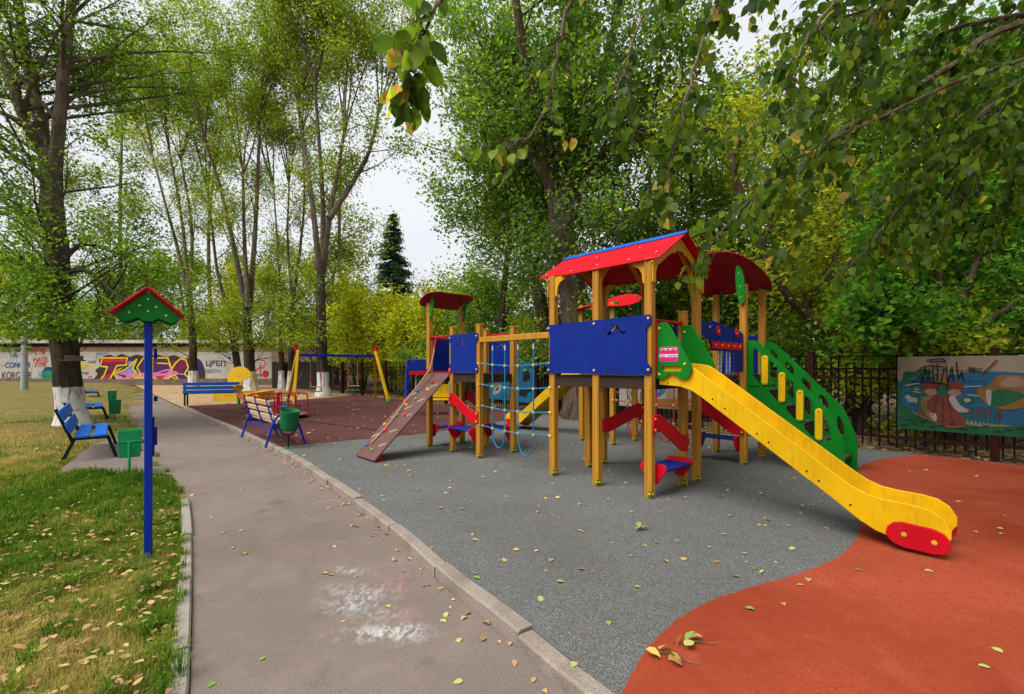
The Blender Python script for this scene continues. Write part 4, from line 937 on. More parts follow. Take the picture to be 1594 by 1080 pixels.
for nm, c in (('s_black', (.015, .013, .02)), ('s_brown', (.05, .028, .02)), ('s_yellow', (.72, .50, .02)), ('s_maroon', (.17, .015, .055)), ('s_red', (.52, .02, .04)), ('s_purple', (.085, .02, .10)), ('s_pink', (.58, .18, .42)), ('s_lilac', (.26, .24, .56)),
              ('s_blue', (.02, .12, .28)), ('s_green', (.01, .25, .06)), ('s_navy', (.025, .03, .14)), ('s_cream', (.52, .44, .33)), ('s_sky', (.03, .20, .40)), ('s_leaf', (.025, .19, .075)), ('s_rust', (.30, .065, .04)), ('s_ochre', (.42, .21, .05)), ('s_skin', (.52, .34, .24)), ('s_dgreen', (.008, .075, .03)), ('s_white', (.62, .58, .54)), ('s_teal', (.02, .24, .42)), ('s_boardback', (.3, .25, .2))):
    spray(nm, c); spray('m'+nm[1:], tuple(v*.40 for v in c))  # darker copies put the shade over the fence boards into the paint
YW = 36.0
BW = thing('brick_wall', 'long low brick garage wall, whitewashed and covered in graffiti', 'wall', (-29, YW, 0))
x0, x1 = -16.0, 15.5
MB().box(((x0+x1)/2, .25, 1.55), (x1-x0, .5, 3.3)).build('wall', M_['brick'], BW)
MB().box(((x0+x1)/2, .12, 3.32), (x1-x0+.4, 1.0, .24)).build('roof_slab', M_['roof_slab'], BW)
MB().box(((x0+x1)/2, -.02, 3.05), (x1-x0, .1, .22)).build('cornice', M_['fence_red'], BW)
MB().box(((x0+x1)/2, -.04, .2), (x1-x0, .14, .5)).build('plinth', M_['plinth'], BW)
MB().box(((x0+10.45)/2, -.012, 1.50), (10.45-x0, .03, 2.06)).build('whitewash', M_['whitewash_brick'], BW)
for k in range(5): MB().box((11.2+k*.9, -.01, .95+.1*(k % 2)), (.8, .02, .06)).build('ledge', M_['brick'], BW)
WS = YW/F
def wp(px, py): return ((px-CX)*WS+29, CH+(HOR-py)*WS)
LAY = [0]
def paintpoly(name, pts, mat, depth, smooth=0, stroke=0):
    pts = [wp(*p) for p in pts]
    if smooth: pts = cm2(pts, smooth)
    return MB().plate(pts, .003, frame((0, -.030-depth*.004, 0), (1, 0, 0), (0, 0, 1))).build(name, M_[mat], BW, smooth=False)
def strokes(name, lines, w, mat, depth, closed=False):
    "spray strokes: flat ribbons of width w (photo pixels) with round joints"
    m = MB(); w = w*WS/2
    for i, ln in enumerate(lines):
        pts = [Vector((*wp(*p), 0)) for p in ln]; y = -.030-depth*.004-.0006*(i % 5)
        seg = list(zip(pts, pts[1:]+(pts[:1] if closed else [])))
        if not closed: seg = seg[:len(pts)-1]
        for j, (p, q) in enumerate(seg):
            t = (q-p)
            if t.length < 1e-6: continue
            t.normalize(); nrm = Vector((-t.y, t.x, 0))*w; e = t*w*.6
            yy = y-.0002*j
            m.add([(a.x, yy, a.y) for a in (p-e-nrm, q+e-nrm, q+e+nrm, p-e+nrm)], [(0, 1, 2, 3)])
    return m.build(name, M_[mat], BW, smooth=False)
# large letter piece
cloud = [(150, 598), (147, 590), (152, 582), (149, 576), (156, 570), (155, 560), (163, 554), (172, 552), (180, 555), (190, 551), (202, 555), (214, 552), (228, 555), (244, 552), (258, 555), (272, 553), (286, 558), (298, 556), (312, 560), (318, 572), (320, 588), (314, 597), (300, 601), (270, 602), (230, 602), (190, 601)]
paintpoly('graffiti_cloud', cloud, 's_brown', 1, 4)
T_ = [(160, 557), (199, 557), (197, 568), (183, 569), (172, 590), (152, 597), (163, 584), (168, 571), (157, 570)]
I_ = [(196, 575), (214, 559), (207, 575), (213, 578), (205, 590), (184, 590), (178, 582)]
E_ = [(214, 572), (224, 557), (236, 560), (230, 568), (237, 572), (228, 580), (236, 592), (214, 592), (220, 582)]
W_ = [(238, 557), (262, 557), (268, 574), (274, 565), (282, 558), (290, 560), (294, 572), (288, 582), (297, 590), (282, 594), (272, 583), (250, 594), (238, 585)]
for pts, m1 in ((T_, 's_maroon'), (I_, 's_lilac'), (E_, 's_purple'), (W_, 's_purple')): paintpoly('graffiti_letter', pts, m1, 2)
paintpoly('graffiti_fill', [(160, 557), (199, 557), (198, 563), (160, 564)], 's_red', 3); paintpoly('graffiti_fill', [(153, 596), (163, 584), (175, 583), (170, 591)], 's_red', 3)
paintpoly('graffiti_fill', [(181, 580), (240, 580), (262, 574), (290, 583), (276, 583), (250, 593), (236, 592), (190, 592), (181, 588)], 's_pink', 3)
paintpoly('graffiti_fill', [(240, 586), (258, 584), (250, 593)], 's_red', 4); paintpoly('graffiti_fill', [(266, 562), (288, 560), (291, 570), (280, 582), (270, 574)], 's_maroon', 4); paintpoly('graffiti_fill', [(200, 562), (212, 562), (209, 575), (202, 575)], 's_lilac', 4)
strokes('graffiti_outline', [T_, I_, W_, E_], 2.3, 's_yellow', 6, True)
strokes('graffiti_outline', [[(178, 580), (200, 566)], [(180, 595), (236, 595), (250, 597), (268, 586), (284, 597), (300, 592)], [(205, 588), (230, 588)], [(246, 565), (264, 566), (268, 576)]], 2.0, 's_yellow', 6)
strokes('graffiti_shade', [[(188, 572), (194, 570)], [(240, 575), (246, 577), (246, 573)], [(186, 583), (196, 585), (192, 587)], [(252, 580), (262, 578)]], 2, 's_navy', 7)
paintpoly('graffiti_fill', [(306, 562), (312, 560), (316, 570), (315, 582), (308, 578)], 's_navy', 3)
# tags left of it
def letters(txt, px, py, h, mat, depth, name='graffiti_tag', shear=.0, bold=.0, sx=1.0):
    cu = bpy.data.curves.new('tag_text', 'FONT'); cu.body = txt; cu.size = 1; cu.shear = shear; cu.offset = bold
    t = bpy.data.objects.new('tag_text', cu); COL.objects.link(t); bpy.context.view_layer.update()
    dg = bpy.context.evaluated_depsgraph_get(); me = bpy.data.meshes.new_from_object(t.evaluated_get(dg)); bpy.data.objects.remove(t); me.name = name
    x, z = wp(px, py); s = h*WS/.73
    me.transform(Matrix(((s*sx, 0, 0, x), (0, 0, 0, -.030-depth*.004), (0, s, 0, z), (0, 0, 0, 1)))); me.materials.clear(); me.materials.append(M_[mat]); me.update()
    return link(name, me, BW)
letters('ЦВБП', 320.5, 569.5, 8, 's_navy', 3, bold=.02, sx=1.05); letters('ТАРАКАН', 318, 580.5, 6.5, 's_lilac', 3, bold=.015, shear=.2, sx=.62)
letters('KORGAER', 3, 590, 12, 's_black', 3, shear=.1, sx=.62); letters('CONÖER', 8, 572, 8.5, 's_blue', 3, bold=.03, sx=.8, shear=.2)
letters('ТВЕТЬ', 43, 551.5, 8.5, 's_red', 3, shear=.3, bold=.02, sx=.75); letters('НАТЕ', 52, 563, 6.5, 's_red', 3, bold=.02); letters('УТВЕ', 54, 571, 7, 's_red', 3, bold=.02, sx=.8)
letters('ЕБОТ', 126, 574, 7, 's_yellow', 3, bold=.03, sx=.75); letters('SPOKY', 150, 552.5, 4, 's_teal', 3, shear=.3); letters('DAJE', 137, 565, 4, 's_navy', 3, shear=.3)
letters('TИР', 125, 583, 5, 's_navy', 3, shear=.2); letters('ES', 138, 590, 5, 's_red', 3); letters('+HD', 60, 590, 14, 's_teal', 3, sx=.3); letters('VBK', 14, 556, 6, 's_teal', 3, shear=.4)
paintpoly('graffiti_blob', [(66, 580), (72, 572), (82, 572), (86, 582), (80, 591), (70, 591)], 's_navy', 2, 4); paintpoly('graffiti_fill', [(69, 581), (75, 576), (84, 580), (82, 589), (72, 589)], 's_green', 3, 4)
strokes('graffiti_scrawl', [[(395, 563), (402, 560), (412, 561), (414, 567), (404, 572), (398, 578)], [(405, 565), (406, 586)], [(400, 574), (412, 572)]], 1.1, 's_red', 3)
paintpoly('graffiti_blob', [(409, 580), (414, 576), (419, 580), (416, 587), (410, 586)], 's_red', 2, 4); letters('мх', 398, 586, 6, 's_navy', 3, shear=.2); letters('зЖ', 356, 590, 9, 's_navy', 3, shear=.3, bold=.02); letters('ОХ', 316, 592, 4, 's_red', 3)
paintpoly('graffiti_blob', [(355, 556), (357, 554), (360, 557), (358, 561)], 's_blue', 2)
# dark timber fence at the far end
x, y = G(424, 604.5, -.03); x2, y2 = G(516, 606, -.03)
WF = thing('timber_fence', 'dark weathered timber plank fence right of the graffiti wall', 'fence', (x, y, -.03), math.atan2(y2-y, x2-x))
Lf = math.hypot(x2-x, y2-y); npk = 26; pm = None
for i in range(npk):
    w = Lf/npk; h = 1.72+.05*math.sin(i*2.7)
    MB().plate([(0, .02), (w-.012, .02), (w-.012, h), ((w-.012)/2, h+.05), (0, h)], .024, frame((i*w, .01*(i % 2), 0), (1, 0, 0), (0, 0, 1))).build('plank', M_['dark_wood'], WF)
for z in (.45, 1.4): MB().box((Lf/2, .05, z), (Lf, .06, .1)).build('fence_rail', M_['dark_wood'], WF)
# iron fence: posts, rails, bars with the short stepped ends
IF = thing('iron_fence', 'black iron fence with stepped bars closing off the far side of the playground', 'fence', (*fence_pt(-25), 0), math.atan2(U.y, U.x))
LF = 31.0
bays = 13; bw = LF/bays
pm = MB().box((0, 0, .83), (.10, .10, 1.66)).plate([(-.055, -.055), (.055, -.055), (.055, .055), (-.055, .055)], .02, Matrix.Translation((0, 0, 1.66))).build('fence_post', M_['fence_red'], IF, .004)
for i in range(1, bays+1): dup(pm, IF, (i*bw, 0, 0))
rl = {}
for i in range(bays):
    for z, h, mt in ((.22, .045, 'fence_red'), (1.20, .045, 'fence_red'), (1.36, .03, 'fence_black'), (1.585, .022, 'fence_black')):
        if z not in rl: rl[z] = MB().box((bw/2, 0, z), (bw-.1, .03, h)).build('fence_rail', M_[mt], IF)
        else: dup(rl[z], IF, (i*bw, 0, 0))
pat = [(.05, 1.585), (.10, 1.36), (.05, 1.585), (.13, 1.585), (.05, 1.46), (.10, 1.46), (.05, 1.585), (.10, 1.36)]
bars = {}; nbar = 20; STEP = None
for i in range(bays):
    for k in range(nbar):
        key = pat[k % 8]
        if key not in bars: bars[key] = MB().box((0, 0, (key[0]+key[1])/2), (.023, .023, key[1]-key[0])).build('fence_bar', M_['fence_black'], IF); o = bars[key]
        else: o = dup(bars[key], IF)
        o.location = ((i+(k+.7)/(nbar+.4))*bw, 0.0, 0)
    for k0 in (1, 4, 9, 12, 17):
        a, b = [((k+.7)/(nbar+.4))*bw for k in (k0, k0+1)]
        for xs_, z in (((a+b)/2, .105 if k0 % 2 else .07), ((a+b)/2, 1.455), ((a+b)/2+.05, .33)):
            if STEP is None: STEP = MB().box((0, 0, 0), (b-a, .016, .016)).build('bar_step', M_['fence_black'], IF); o = STEP
            else: o = dup(STEP, IF)
            o.location = (i*bw+xs_, 0, z)
# painted boards hung on the fence
def board(px0, px1, z0, z1, name, label, base):
    def tof(px):
        k = (px-CX)/F; p = FENCE0
        return (k*p.y-p.x)/(U.x-k*U.y)
    t0, t1 = tof(px0), tof(px1); L = t1-t0
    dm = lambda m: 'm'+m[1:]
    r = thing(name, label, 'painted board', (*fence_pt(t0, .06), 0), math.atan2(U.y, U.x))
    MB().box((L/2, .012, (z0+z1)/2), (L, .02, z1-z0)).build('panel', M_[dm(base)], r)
    def pp(nm, pts, mat, dep, sm=0):
        q = [(u*L, z0+v*(z1-z0)) for u, v in pts]
        if sm: q = cm2(q, sm)
        q = [(min(max(a, 0), L), min(max(b, z0), z1)) for a, b in q]
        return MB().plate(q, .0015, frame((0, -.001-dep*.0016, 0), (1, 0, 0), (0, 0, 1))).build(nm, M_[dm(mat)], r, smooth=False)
    def st(nm, lines, w, mat, dep):
        m = MB()
        for i, ln in enumerate(lines):
            pts = [Vector((u*L, z0+v*(z1-z0), 0)) for u, v in ln]; m = MB()
            for j, (p, q) in enumerate(zip(pts, pts[1:])):
                t = (q-p).normalized(); nn = Vector((-t.y, t.x, 0))*w/2; y = -.0027-dep*.0016-.0001*((i*3+j) % 7)
                m.add([(a.x, y, a.y) for a in (p-nn, q-nn, q+nn, p+nn)], [(0, 1, 2, 3)])
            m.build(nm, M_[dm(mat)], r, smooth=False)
    return r, pp, st, L
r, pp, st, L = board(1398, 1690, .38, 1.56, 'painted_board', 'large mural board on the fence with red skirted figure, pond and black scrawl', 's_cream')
k = .62  # the visible part of the board
pp('hill', [(0, 0), (1, 0), (1, .12), (.7, .14), (.5, .10), (.3, .14), (.12, .2), (.05, .32), (.02, .6), (0, .72)], 's_leaf', 0)
pp('pond', [(.03, .35), (.02, .55), (.05, .66), (.14, .72), (.30, .74), (.45, .80), (.6, .80), (.8, .78), (1, .8), (1, .14), (.7, .14), (.5, .16), (.3, .2), (.14, .22)], 's_sky', 1, 3)
for ux, vy, rx, ry, m_ in ((.08, .62, .03, .05, 's_leaf'), (.13, .58, .045, .05, 's_leaf'), (.10, .47, .05, .05, 's_leaf'), (.18, .5, .04, .03, 's_leaf'), (.42, .42, .05, .05, 's_leaf'), (.12, .56, .02, .02, 's_white'), (.07, .44, .02, .03, 's_white'), (.42, .43, .02, .025, 's_white'), (.24, .36, .03, .12, 's_white'), (.10, .40, .035, .04, 's_white')):
    pp('lily', [(ux+rx*math.cos(t*.785), vy+ry*math.sin(t*.785)) for t in range(8)], m_, 2+(m_ == 's_white'), 2)
st('ripple', [[(.05, .67), (.2, .70)], [(.06, .55), (.17, .58)], [(.20, .66), (.36, .70)], [(.38, .55), (.52, .56)], [(.36, .68), (.52, .70)], [(.4, .35), (.55, .36)], [(.08, .37), (.2, .34)], [(.5, .62), (.6, .64)]], .02, 's_teal', 4)
st('ripple', [[(.05, .60), (.14, .64)], [(.22, .62), (.30, .63)], [(.4, .60), (.5, .62)], [(.42, .50), (.5, .49)], [(.1, .52), (.15, .51)]], .018, 's_white', 4)
pp('bush', [(0, .6), (.03, .68), (.04, .78), (.07, .80), (.11, .79), (.14, .83), (.20, .82), (.22, .78), (.14, .74), (.06, .68), (.03, .56), (.02, .4), (0, .35)], 's_leaf', 3, 3)
pp('skirt', [(.215, .47), (.26, .485), (.30, .49), (.335, .47), (.37, .30), (.41, .10), (.33, .075), (.26, .10), (.20, .16), (.13, .22), (.155, .30), (.175, .40)], 's_rust', 5, 3)
pp('tail', [(.155, .30), (.15, .40), (.18, .46), (.22, .46), (.19, .38), (.195, .28), (.235, .22), (.22, .16), (.19, .2)], 's_ochre', 6, 3); pp('tail_tip', [(.205, .23), (.24, .235), (.245, .15), (.225, .14)], 's_white', 7, 2)
pp('bodice', [(.25, .63), (.31, .63), (.335, .49), (.295, .49), (.255, .49)], 's_leaf', 6, 2); pp('collar', [(.24, .78), (.30, .74), (.31, .63), (.26, .62)], 's_ochre', 6, 2)
for u0 in (.205, .345): pp('sleeve', [(u0-.035, .52), (u0-.02, .56), (u0+.03, .56), (u0+.04, .50), (u0, .47)], 's_skin', 7, 2); pp('basket', [(u0-.045, .56), (u0-.045, .63), (u0, .67), (u0+.045, .65), (u0+.05, .56), (u0, .53)], 's_rust', 6, 3)
pp('apron', [(.315, .46), (.35, .48), (.38, .36), (.44, .29), (.37, .27), (.33, .37)], 's_white', 7, 2)
pp('figure', [(.47, .56), (.53, .62), (.58, .74), (.64, .76), (.72, .74), (.8, .6), (.76, .4), (.62, .33), (.54, .38), (.50, .44)], 's_ochre', 5, 3); pp('shawl', [(.535, .42), (.56, .56), (.63, .58), (.72, .52), (.66, .42), (.58, .36)], 's_leaf', 6, 3); pp('hem', [(.52, .56), (.53, .40), (.545, .38), (.55, .56)], 's_white', 7, 2); pp('hair', [(.60, .62), (.62, .72), (.70, .74), (.72, .62)], 's_skin', 6, 2)
for u0 in (.44, .475, .51, .545, .60, .14): pp('reed', [(u0-.005, .22), (u0-.006, .33), (u0, .345), (u0+.006, .33), (u0+.005, .22)], 's_rust', 8)
st('reed_leaf', [[(.10+.015*i, .16), (.085+.022*i, .34+.04*(i % 3))] for i in range(6)]+[[(.41+.022*i, .13), (.405+.023*i, .27+.03*(i % 3))] for i in range(9)], .012, 's_leaf', 8)
st('brush_line', [[(.13, .21), (.2, .15), (.26, .09), (.33, .065), (.41, .09)]], .018, 's_ochre', 9); st('brush_line', [[(.25, .48), (.22, .2)], [(.285, .48), (.28, .1)], [(.31, .47), (.34, .12)], [(.0, .17), (.06, .13), (.2, .13)], [(.22, .83), (.5, .8)]], .010, 's_dgreen', 9)
st('shadow_dash', [[(.02+.06*i, .05+.03*(i % 3)), (.06+.06*i, .06+.03*(i % 3))] for i in range(14)], .016, 's_dgreen', 9)
st('scrawl', [[(.12, .70), (.16, .75), (.15, .66)], [(.165, .66), (.175, .88)], [(.18, .84), (.19, .66), (.20, .84), (.205, .67)], [(.22, .88), (.225, .66)], [(.22, .76), (.25, .76)], [(.25, .90), (.25, .66)], [(.235, .87), (.29, .86)], [(.27, .64), (.29, .85)], [(.30, .88), (.31, .64), (.335, .86), (.345, .66)], [(.33, .74), (.35, .75)], [(.36, .92), (.37, .70), (.39, .80), (.40, .68)], [(.18, .95), (.28, .97), (.30, .93), (.20, .93)], [(.10, .66), (.30, .64)], [(.43, .86), (.435, .80), (.45, .86), (.455, .80), (.47, .85)], [(.47, .82), (.50, .84)]], .016, 's_black', 11)
st('branch', [[(.50, .76), (.58, .95)], [(.14, .84), (.2, .88), (.24, .87)]], .022, 's_rust', 9)
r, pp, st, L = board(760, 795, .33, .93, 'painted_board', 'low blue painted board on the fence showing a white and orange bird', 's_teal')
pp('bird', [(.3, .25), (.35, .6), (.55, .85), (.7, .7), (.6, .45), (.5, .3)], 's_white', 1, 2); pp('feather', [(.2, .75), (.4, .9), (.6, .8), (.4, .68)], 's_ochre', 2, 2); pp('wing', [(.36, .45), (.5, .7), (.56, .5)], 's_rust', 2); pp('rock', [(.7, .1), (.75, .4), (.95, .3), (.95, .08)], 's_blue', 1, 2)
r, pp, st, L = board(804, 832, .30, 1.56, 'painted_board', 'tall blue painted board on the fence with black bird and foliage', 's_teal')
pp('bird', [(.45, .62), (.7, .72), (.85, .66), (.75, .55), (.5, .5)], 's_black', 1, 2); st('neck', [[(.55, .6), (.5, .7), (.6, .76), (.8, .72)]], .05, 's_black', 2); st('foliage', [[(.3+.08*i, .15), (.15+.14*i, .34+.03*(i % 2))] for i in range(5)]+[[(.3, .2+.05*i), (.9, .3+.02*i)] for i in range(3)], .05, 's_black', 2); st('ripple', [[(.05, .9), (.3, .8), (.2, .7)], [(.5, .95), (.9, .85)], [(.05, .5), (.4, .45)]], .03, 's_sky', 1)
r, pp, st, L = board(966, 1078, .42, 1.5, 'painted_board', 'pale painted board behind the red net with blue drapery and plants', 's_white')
pp('drapery', [(.42, 0.3), (.42, 1), (.75, 1), (.72, .6), (.66, .35), (.5, .2)], 's_teal', 1, 2); pp('figure', [(.68, .2), (.72, .6), (.95, .7), (.98, .2)], 's_skin', 2, 2); pp('hair', [(.8, .5), (.82, .8), (1, .85), (1, .55)], 's_ochre', 3, 2); pp('ground_strip', [(.45, .0), (.5, .2), (1, .25), (1, 0)], 's_ochre', 3)
st('plant', [[(.20+.03*i, .05), (.12+.05*i, .3+.06*(i % 3))] for i in range(6)]+[[(.2+.02*i, .4), (.14+.05*i, .6+.05*(i % 2))] for i in range(5)], .03, 's_leaf', 2)
st('brush_line', [[(.5, .95), (.52, .4)], [(.58, .95), (.58, .35)], [(.65, .95), (.64, .4)]], .02, 's_white', 3)
# ---------------------------------------------------------------- trees and shrubs
def leaf_mat(name, stops, trans=.45, gloss=.0, rough=.5):
    if name.startswith('leaf'): stops = [(p, tuple(min(.6, v*(1.12 if name in ('leaf_poplar', 'leaf_bright', 'leaf_yellow') else 1.65 if name in ('leaf_near', 'leaf_dark') else 1.35)) for v in c)) for p, c in stops]
    n = N(name); at = n.n('Attribute', attribute_name='tint'); k = n.ramp(at.outputs['Fac'], stops)
    d = n.n('BsdfDiffuse'); t = n.n('BsdfTranslucent'); n.l(k, d.inputs[0])
    tk = n.mix(k, (1.5, 1.5, .75), .9, 'MULTIPLY'); n.l(tk, t.inputs[0])
    m = n.n('MixShader'); m.inputs[0].default_value = trans; n.l(d.outputs[0], m.inputs[1]); n.l(t.outputs[0], m.inputs[2]); sh = m.outputs[0]
    if gloss:
        g = n.n('BsdfGlossy'); g.inputs['Roughness'].default_value = rough; g.inputs[0].default_value = (.8, .85, .9, 1); m2 = n.n('MixShader'); m2.inputs[0].default_value = gloss
        n.l(sh, m2.inputs[1]); n.l(g.outputs[0], m2.inputs[2]); sh = m2.outputs[0]
    return n.fin(sh)
leaf_mat('leaf_left', [(0, (.04, .095, .014)), (.45, (.095, .18, .02)), (.8, (.19, .26, .028)), (1, (.38, .32, .03))], .55)
leaf_mat('leaf_poplar', [(0, (.07, .13, .016)), (.5, (.165, .24, .026)), (.85, (.30, .33, .035)), (1, (.48, .40, .04))], .58)
leaf_mat('leaf_yellow', [(0, (.13, .19, .016)), (.5, (.28, .32, .025)), (1, (.50, .44, .04))], .58)
leaf_mat('leaf_green', [(0, (.04, .095, .012)), (.5, (.10, .19, .016)), (.9, (.22, .31, .022)), (1, (.36, .33, .03))], .55, .03, .45)
leaf_mat('leaf_dark', [(0, (.02, .065, .010)), (.5, (.05, .135, .016)), (.95, (.11, .22, .02)), (1, (.28, .24, .03))], .55)
leaf_mat('leaf_near', [(0, (.018, .046, .008)), (.5, (.055, .105, .010)), (.88, (.15, .22, .016)), (.95, (.32, .29, .03)), (1, (.24, .12, .045))], .6, .007, .35)
leaf_mat('leaf_bright', [(0, (.22, .27, .018)), (.5, (.42, .44, .03)), (1, (.62, .55, .05))], .6)
leaf_mat('needle', [(0, (.02, .05, .026)), (1, (.06, .11, .05))], .3)
leaf_mat('fallen', [(0, (.30, .17, .075)), (.35, (.44, .27, .11)), (.6, (.55, .42, .12)), (.8, (.32, .40, .12)), (1, (.13, .27, .05))], .15)
leaf_mat('fallen_brown', [(0, (.16, .085, .04)), (.4, (.34, .20, .10)), (.75, (.50, .34, .17)), (1, (.42, .40, .12))], .15)
leaf_mat('grass_blade', [(0, (.05, .12, .012)), (.4, (.10, .20, .018)), (.62, (.22, .25, .04)), (.8, (.38, .32, .10)), (1, (.48, .38, .16))], .4)
def bark_mat(name, c1, c2, white=0, sc=9):
    n = N(name); c = n.coord(); v = n.mapping(c, (sc, sc, sc*.22)); a = n.noise(1, 6, v, .65, .8); b = n.noise(.8, 3, c); w = n.noise(28, 4, c)
    k = n.ramp(a, [(.32, c2), (.62, c1)]); k = n.mix(k, tuple(x*1.4 for x in c1), n.math('MULTIPLY', n.ramp(b, [(.5, 0.), (.75, 1.)]), .5))
    if white:
        sz = n.n('SeparateXYZ'); n.l(c, sz.inputs[0]); k = n.mix(k, n.ramp(a, [(.30, (.05, .038, .026)), (.6, (.16, .125, .082))]), n.ramp(n.math('DIVIDE', sz.outputs['Z'], 10.), [(.35, 0.), (.75, 1.)]))
        sp = n.n('SeparateXYZ'); n.l(c, sp.inputs[0])
        e = n.math('ADD', sp.outputs['Z'], n.math('MULTIPLY', n.math('SUBTRACT', n.noise(7, 3, c), .5), .16))
        m = n.ramp(n.math('DIVIDE', e, white), [(.97, 1.), (1.0, 0.)])
        lime = n.mix((.60, .58, .55), (.17, .15, .13), n.math('ADD', n.ramp(a, [(.36, .9), (.50, 0.)]), n.math('MULTIPLY', n.ramp(w, [(.60, 0.), (.75, 1.)]), .45)))
        k = n.mix(k, lime, m)
    return n.fin(n.bsdf(k, .92, n.bump(a, .9, .05), .12))
bark_mat('bark', (.17, .13, .095), (.045, .033, .025)); bark_mat('bark_dark', (.10, .070, .050), (.026, .018, .013)); bark_mat('bark_pale', (.20, .165, .11), (.075, .058, .04), 0, 12)
for w_ in (.70, .95, 1.2): bark_mat('bark_white_%d' % (w_*100), (.066, .050, .036), (.018, .013, .010), w_)
RNG = np.random.default_rng(11)
def rdir(v, spread, rng):
    q = Vector(rng.normal(0, 1, 3)); q -= v*q.dot(v)
    return (v+q.normalized()*spread).normalized() if q.length > 1e-6 else v
def limb(p, d, L, rng, n=5, wob=.12, up=0.):
    pts = [Vector(p)]; d = Vector(d)
    for i in range(n):
        d = (d+Vector(rng.normal(0, wob, 3))+Vector((0, 0, up))).normalized(); pts.append(pts[-1]+d*(L/n))
    return pts
def leaf_quads(P, size, rng, flat=.35, droop=0.0, wr=.62):
    "numpy leaves: folded quads at P"
    n = len(P); nrm = rng.normal(0, 1, (n, 3)); nrm[:, 2] = np.abs(nrm[:, 2])+flat; nrm /= np.linalg.norm(nrm, axis=1)[:, None]
    a = rng.normal(0, 1, (n, 3)); a[:, 2] -= droop; a -= nrm*(a*nrm).sum(1)[:, None]; a /= np.linalg.norm(a, axis=1)[:, None]+1e-9
    b = np.cross(nrm, a); s = (size*rng.uniform(.65, 1.3, n))[:, None]
    f = rng.uniform(.05, .22, n)[:, None]
    V_ = np.stack((P-a*s*.5, P+b*s*wr*.5+nrm*s*f-a*s*.06, P+a*s*.5-nrm*s*f*.5, P-b*s*wr*.5+nrm*s*f-a*s*.06), 1).reshape(-1, 3)
    return V_
def leaves_obj(name, P, size, mat, parent, rng, base=(0, 0, 0), tint=None, **kw):
    P = np.asarray(P)-np.array(base); n = len(P)
    V_ = leaf_quads(P, size, rng, **kw); lo = np.arange(4*n); sz = np.full(n, 4)
    if tint is None: tint = np.clip(rng.normal(.42, .22, n), 0, 1)
    o = link(name, npmesh(name, V_, lo, sz, M_[mat], {'tint': tint}), parent)
    return o
def tree(name, label, base, stems, leafmat, bark, nleaf, lsize, rng, branch=(14, 2.5, .55, .05), twig=(7, .8), f0=.25, spread=.16, ltint=(.42, .22), droop=0., group=None, crown_name='crown', shape=None, up2=.02, nseg=9, cat='tree', clip=None, wr=.62, twigdraw=True, bare=0):
    """stems: list of (points, r0, r1). branch: (count per stem, length, outward spread, upward bend)"""
    base = Vector(base); t = thing(name, label, cat, base, 0, group)
    wood_ = MB(); LP = []
    for pts, r0, r1, *own in stems:
        pts = catmull(pts, 4); k = len(pts); rad = [r0+(r1-r0)*(i/(k-1))**.8 for i in range(k)]
        pts = [p+Vector(rng.normal(0, rad[i]*.045, 3)) if 0 < i < k-1 else p for i, p in enumerate(pts)]
        wood_.tube([p-base for p in pts], [r*(1+.04*math.sin(i*2.1)+(.38 if i == 0 else .14 if i == 1 else 0)*(r > .18 and pts[0].z < .3)) for i, r in enumerate(rad)], nseg)
        nb, Lb, sp, up = branch if not own else own[0]
        for i in range(nb):
            f = f0+(1-f0)*(i+rng.uniform(0, 1))/nb; q = f*(k-1); i0 = min(int(q), k-2); p = pts[i0].lerp(pts[i0+1], q-i0); tg = (pts[i0+1]-pts[i0]).normalized()
            rr = rad[i0]
            prof = shape(f) if shape else 1-.35*f
            d = rdir(tg, sp*rng.uniform(.7, 1.6), rng); L = Lb*prof*rng.uniform(.6, 1.25)
            bp = limb(p, d, L, rng, 5, .10, up)
            br = min(rr*.42, .010+.010*L)
            wood_.tube([x-base for x in bp], [br*(1-.8*j/5) for j in range(6)], 5)
            for j in range(twig[0]):
                g = rng.uniform(.2, 1.0); q2 = g*5; j0 = min(int(q2), 4); tp = bp[j0].lerp(bp[j0+1], q2-j0)
                td = rdir((bp[j0+1]-bp[j0]).normalized(), rng.uniform(.4, 1.3), rng); tl = twig[1]*rng.uniform(.5, 1.3)
                tw = limb(tp, td, tl, rng, 3, .18, up2-droop)
                if twigdraw: wood_.tube([x-base for x in tw], [br*.30, br*.22, br*.15, .003], 3)
                LP.append([tuple(x) for x in tw])
    wo_ = wood_.build('trunk', M_[bark], t)
    LP = np.array(LP)                                  # (n,4,3)
    n = len(LP); idx = rng.integers(0, n, nleaf); s = rng.uniform(.1, 3, nleaf); i0 = np.minimum(s.astype(int), 2); fr = (s-i0)[:, None]
    P = LP[idx, i0]*(1-fr)+LP[idx, i0+1]*fr+rng.normal(0, spread, (nleaf, 3))
    if bare:                                          # inner crown: few leaves close to the main stems
        ax = np.array([tuple(p) for pts, r0, r1, *own in stems if r0 > .06 for p in catmull(pts, 2)]); keep = np.ones(len(P), bool)
        for j in range(0, len(P), 4000): keep[j:j+4000] = np.sqrt(((P[j:j+4000, None]-ax[None])**2).sum(2)).min(1) > bare
        keep |= rng.uniform(0, 1, len(P)) < .15; P = P[keep]; idx = idx[keep]
    if clip is not None: P = P[clip(P)]
    tn = np.clip(rng.normal(ltint[0], ltint[1], len(P))+.18*(rng.normal(0, 1, n)[idx][:len(P)] if clip is None else 0), 0, 1)
    leaves_obj(crown_name, P, lsize, leafmat, t, rng, base, tn, droop=droop*3, wr=wr)
    return t
def pp3(lst, d): return [P3(x, y, d) for x, y in lst]
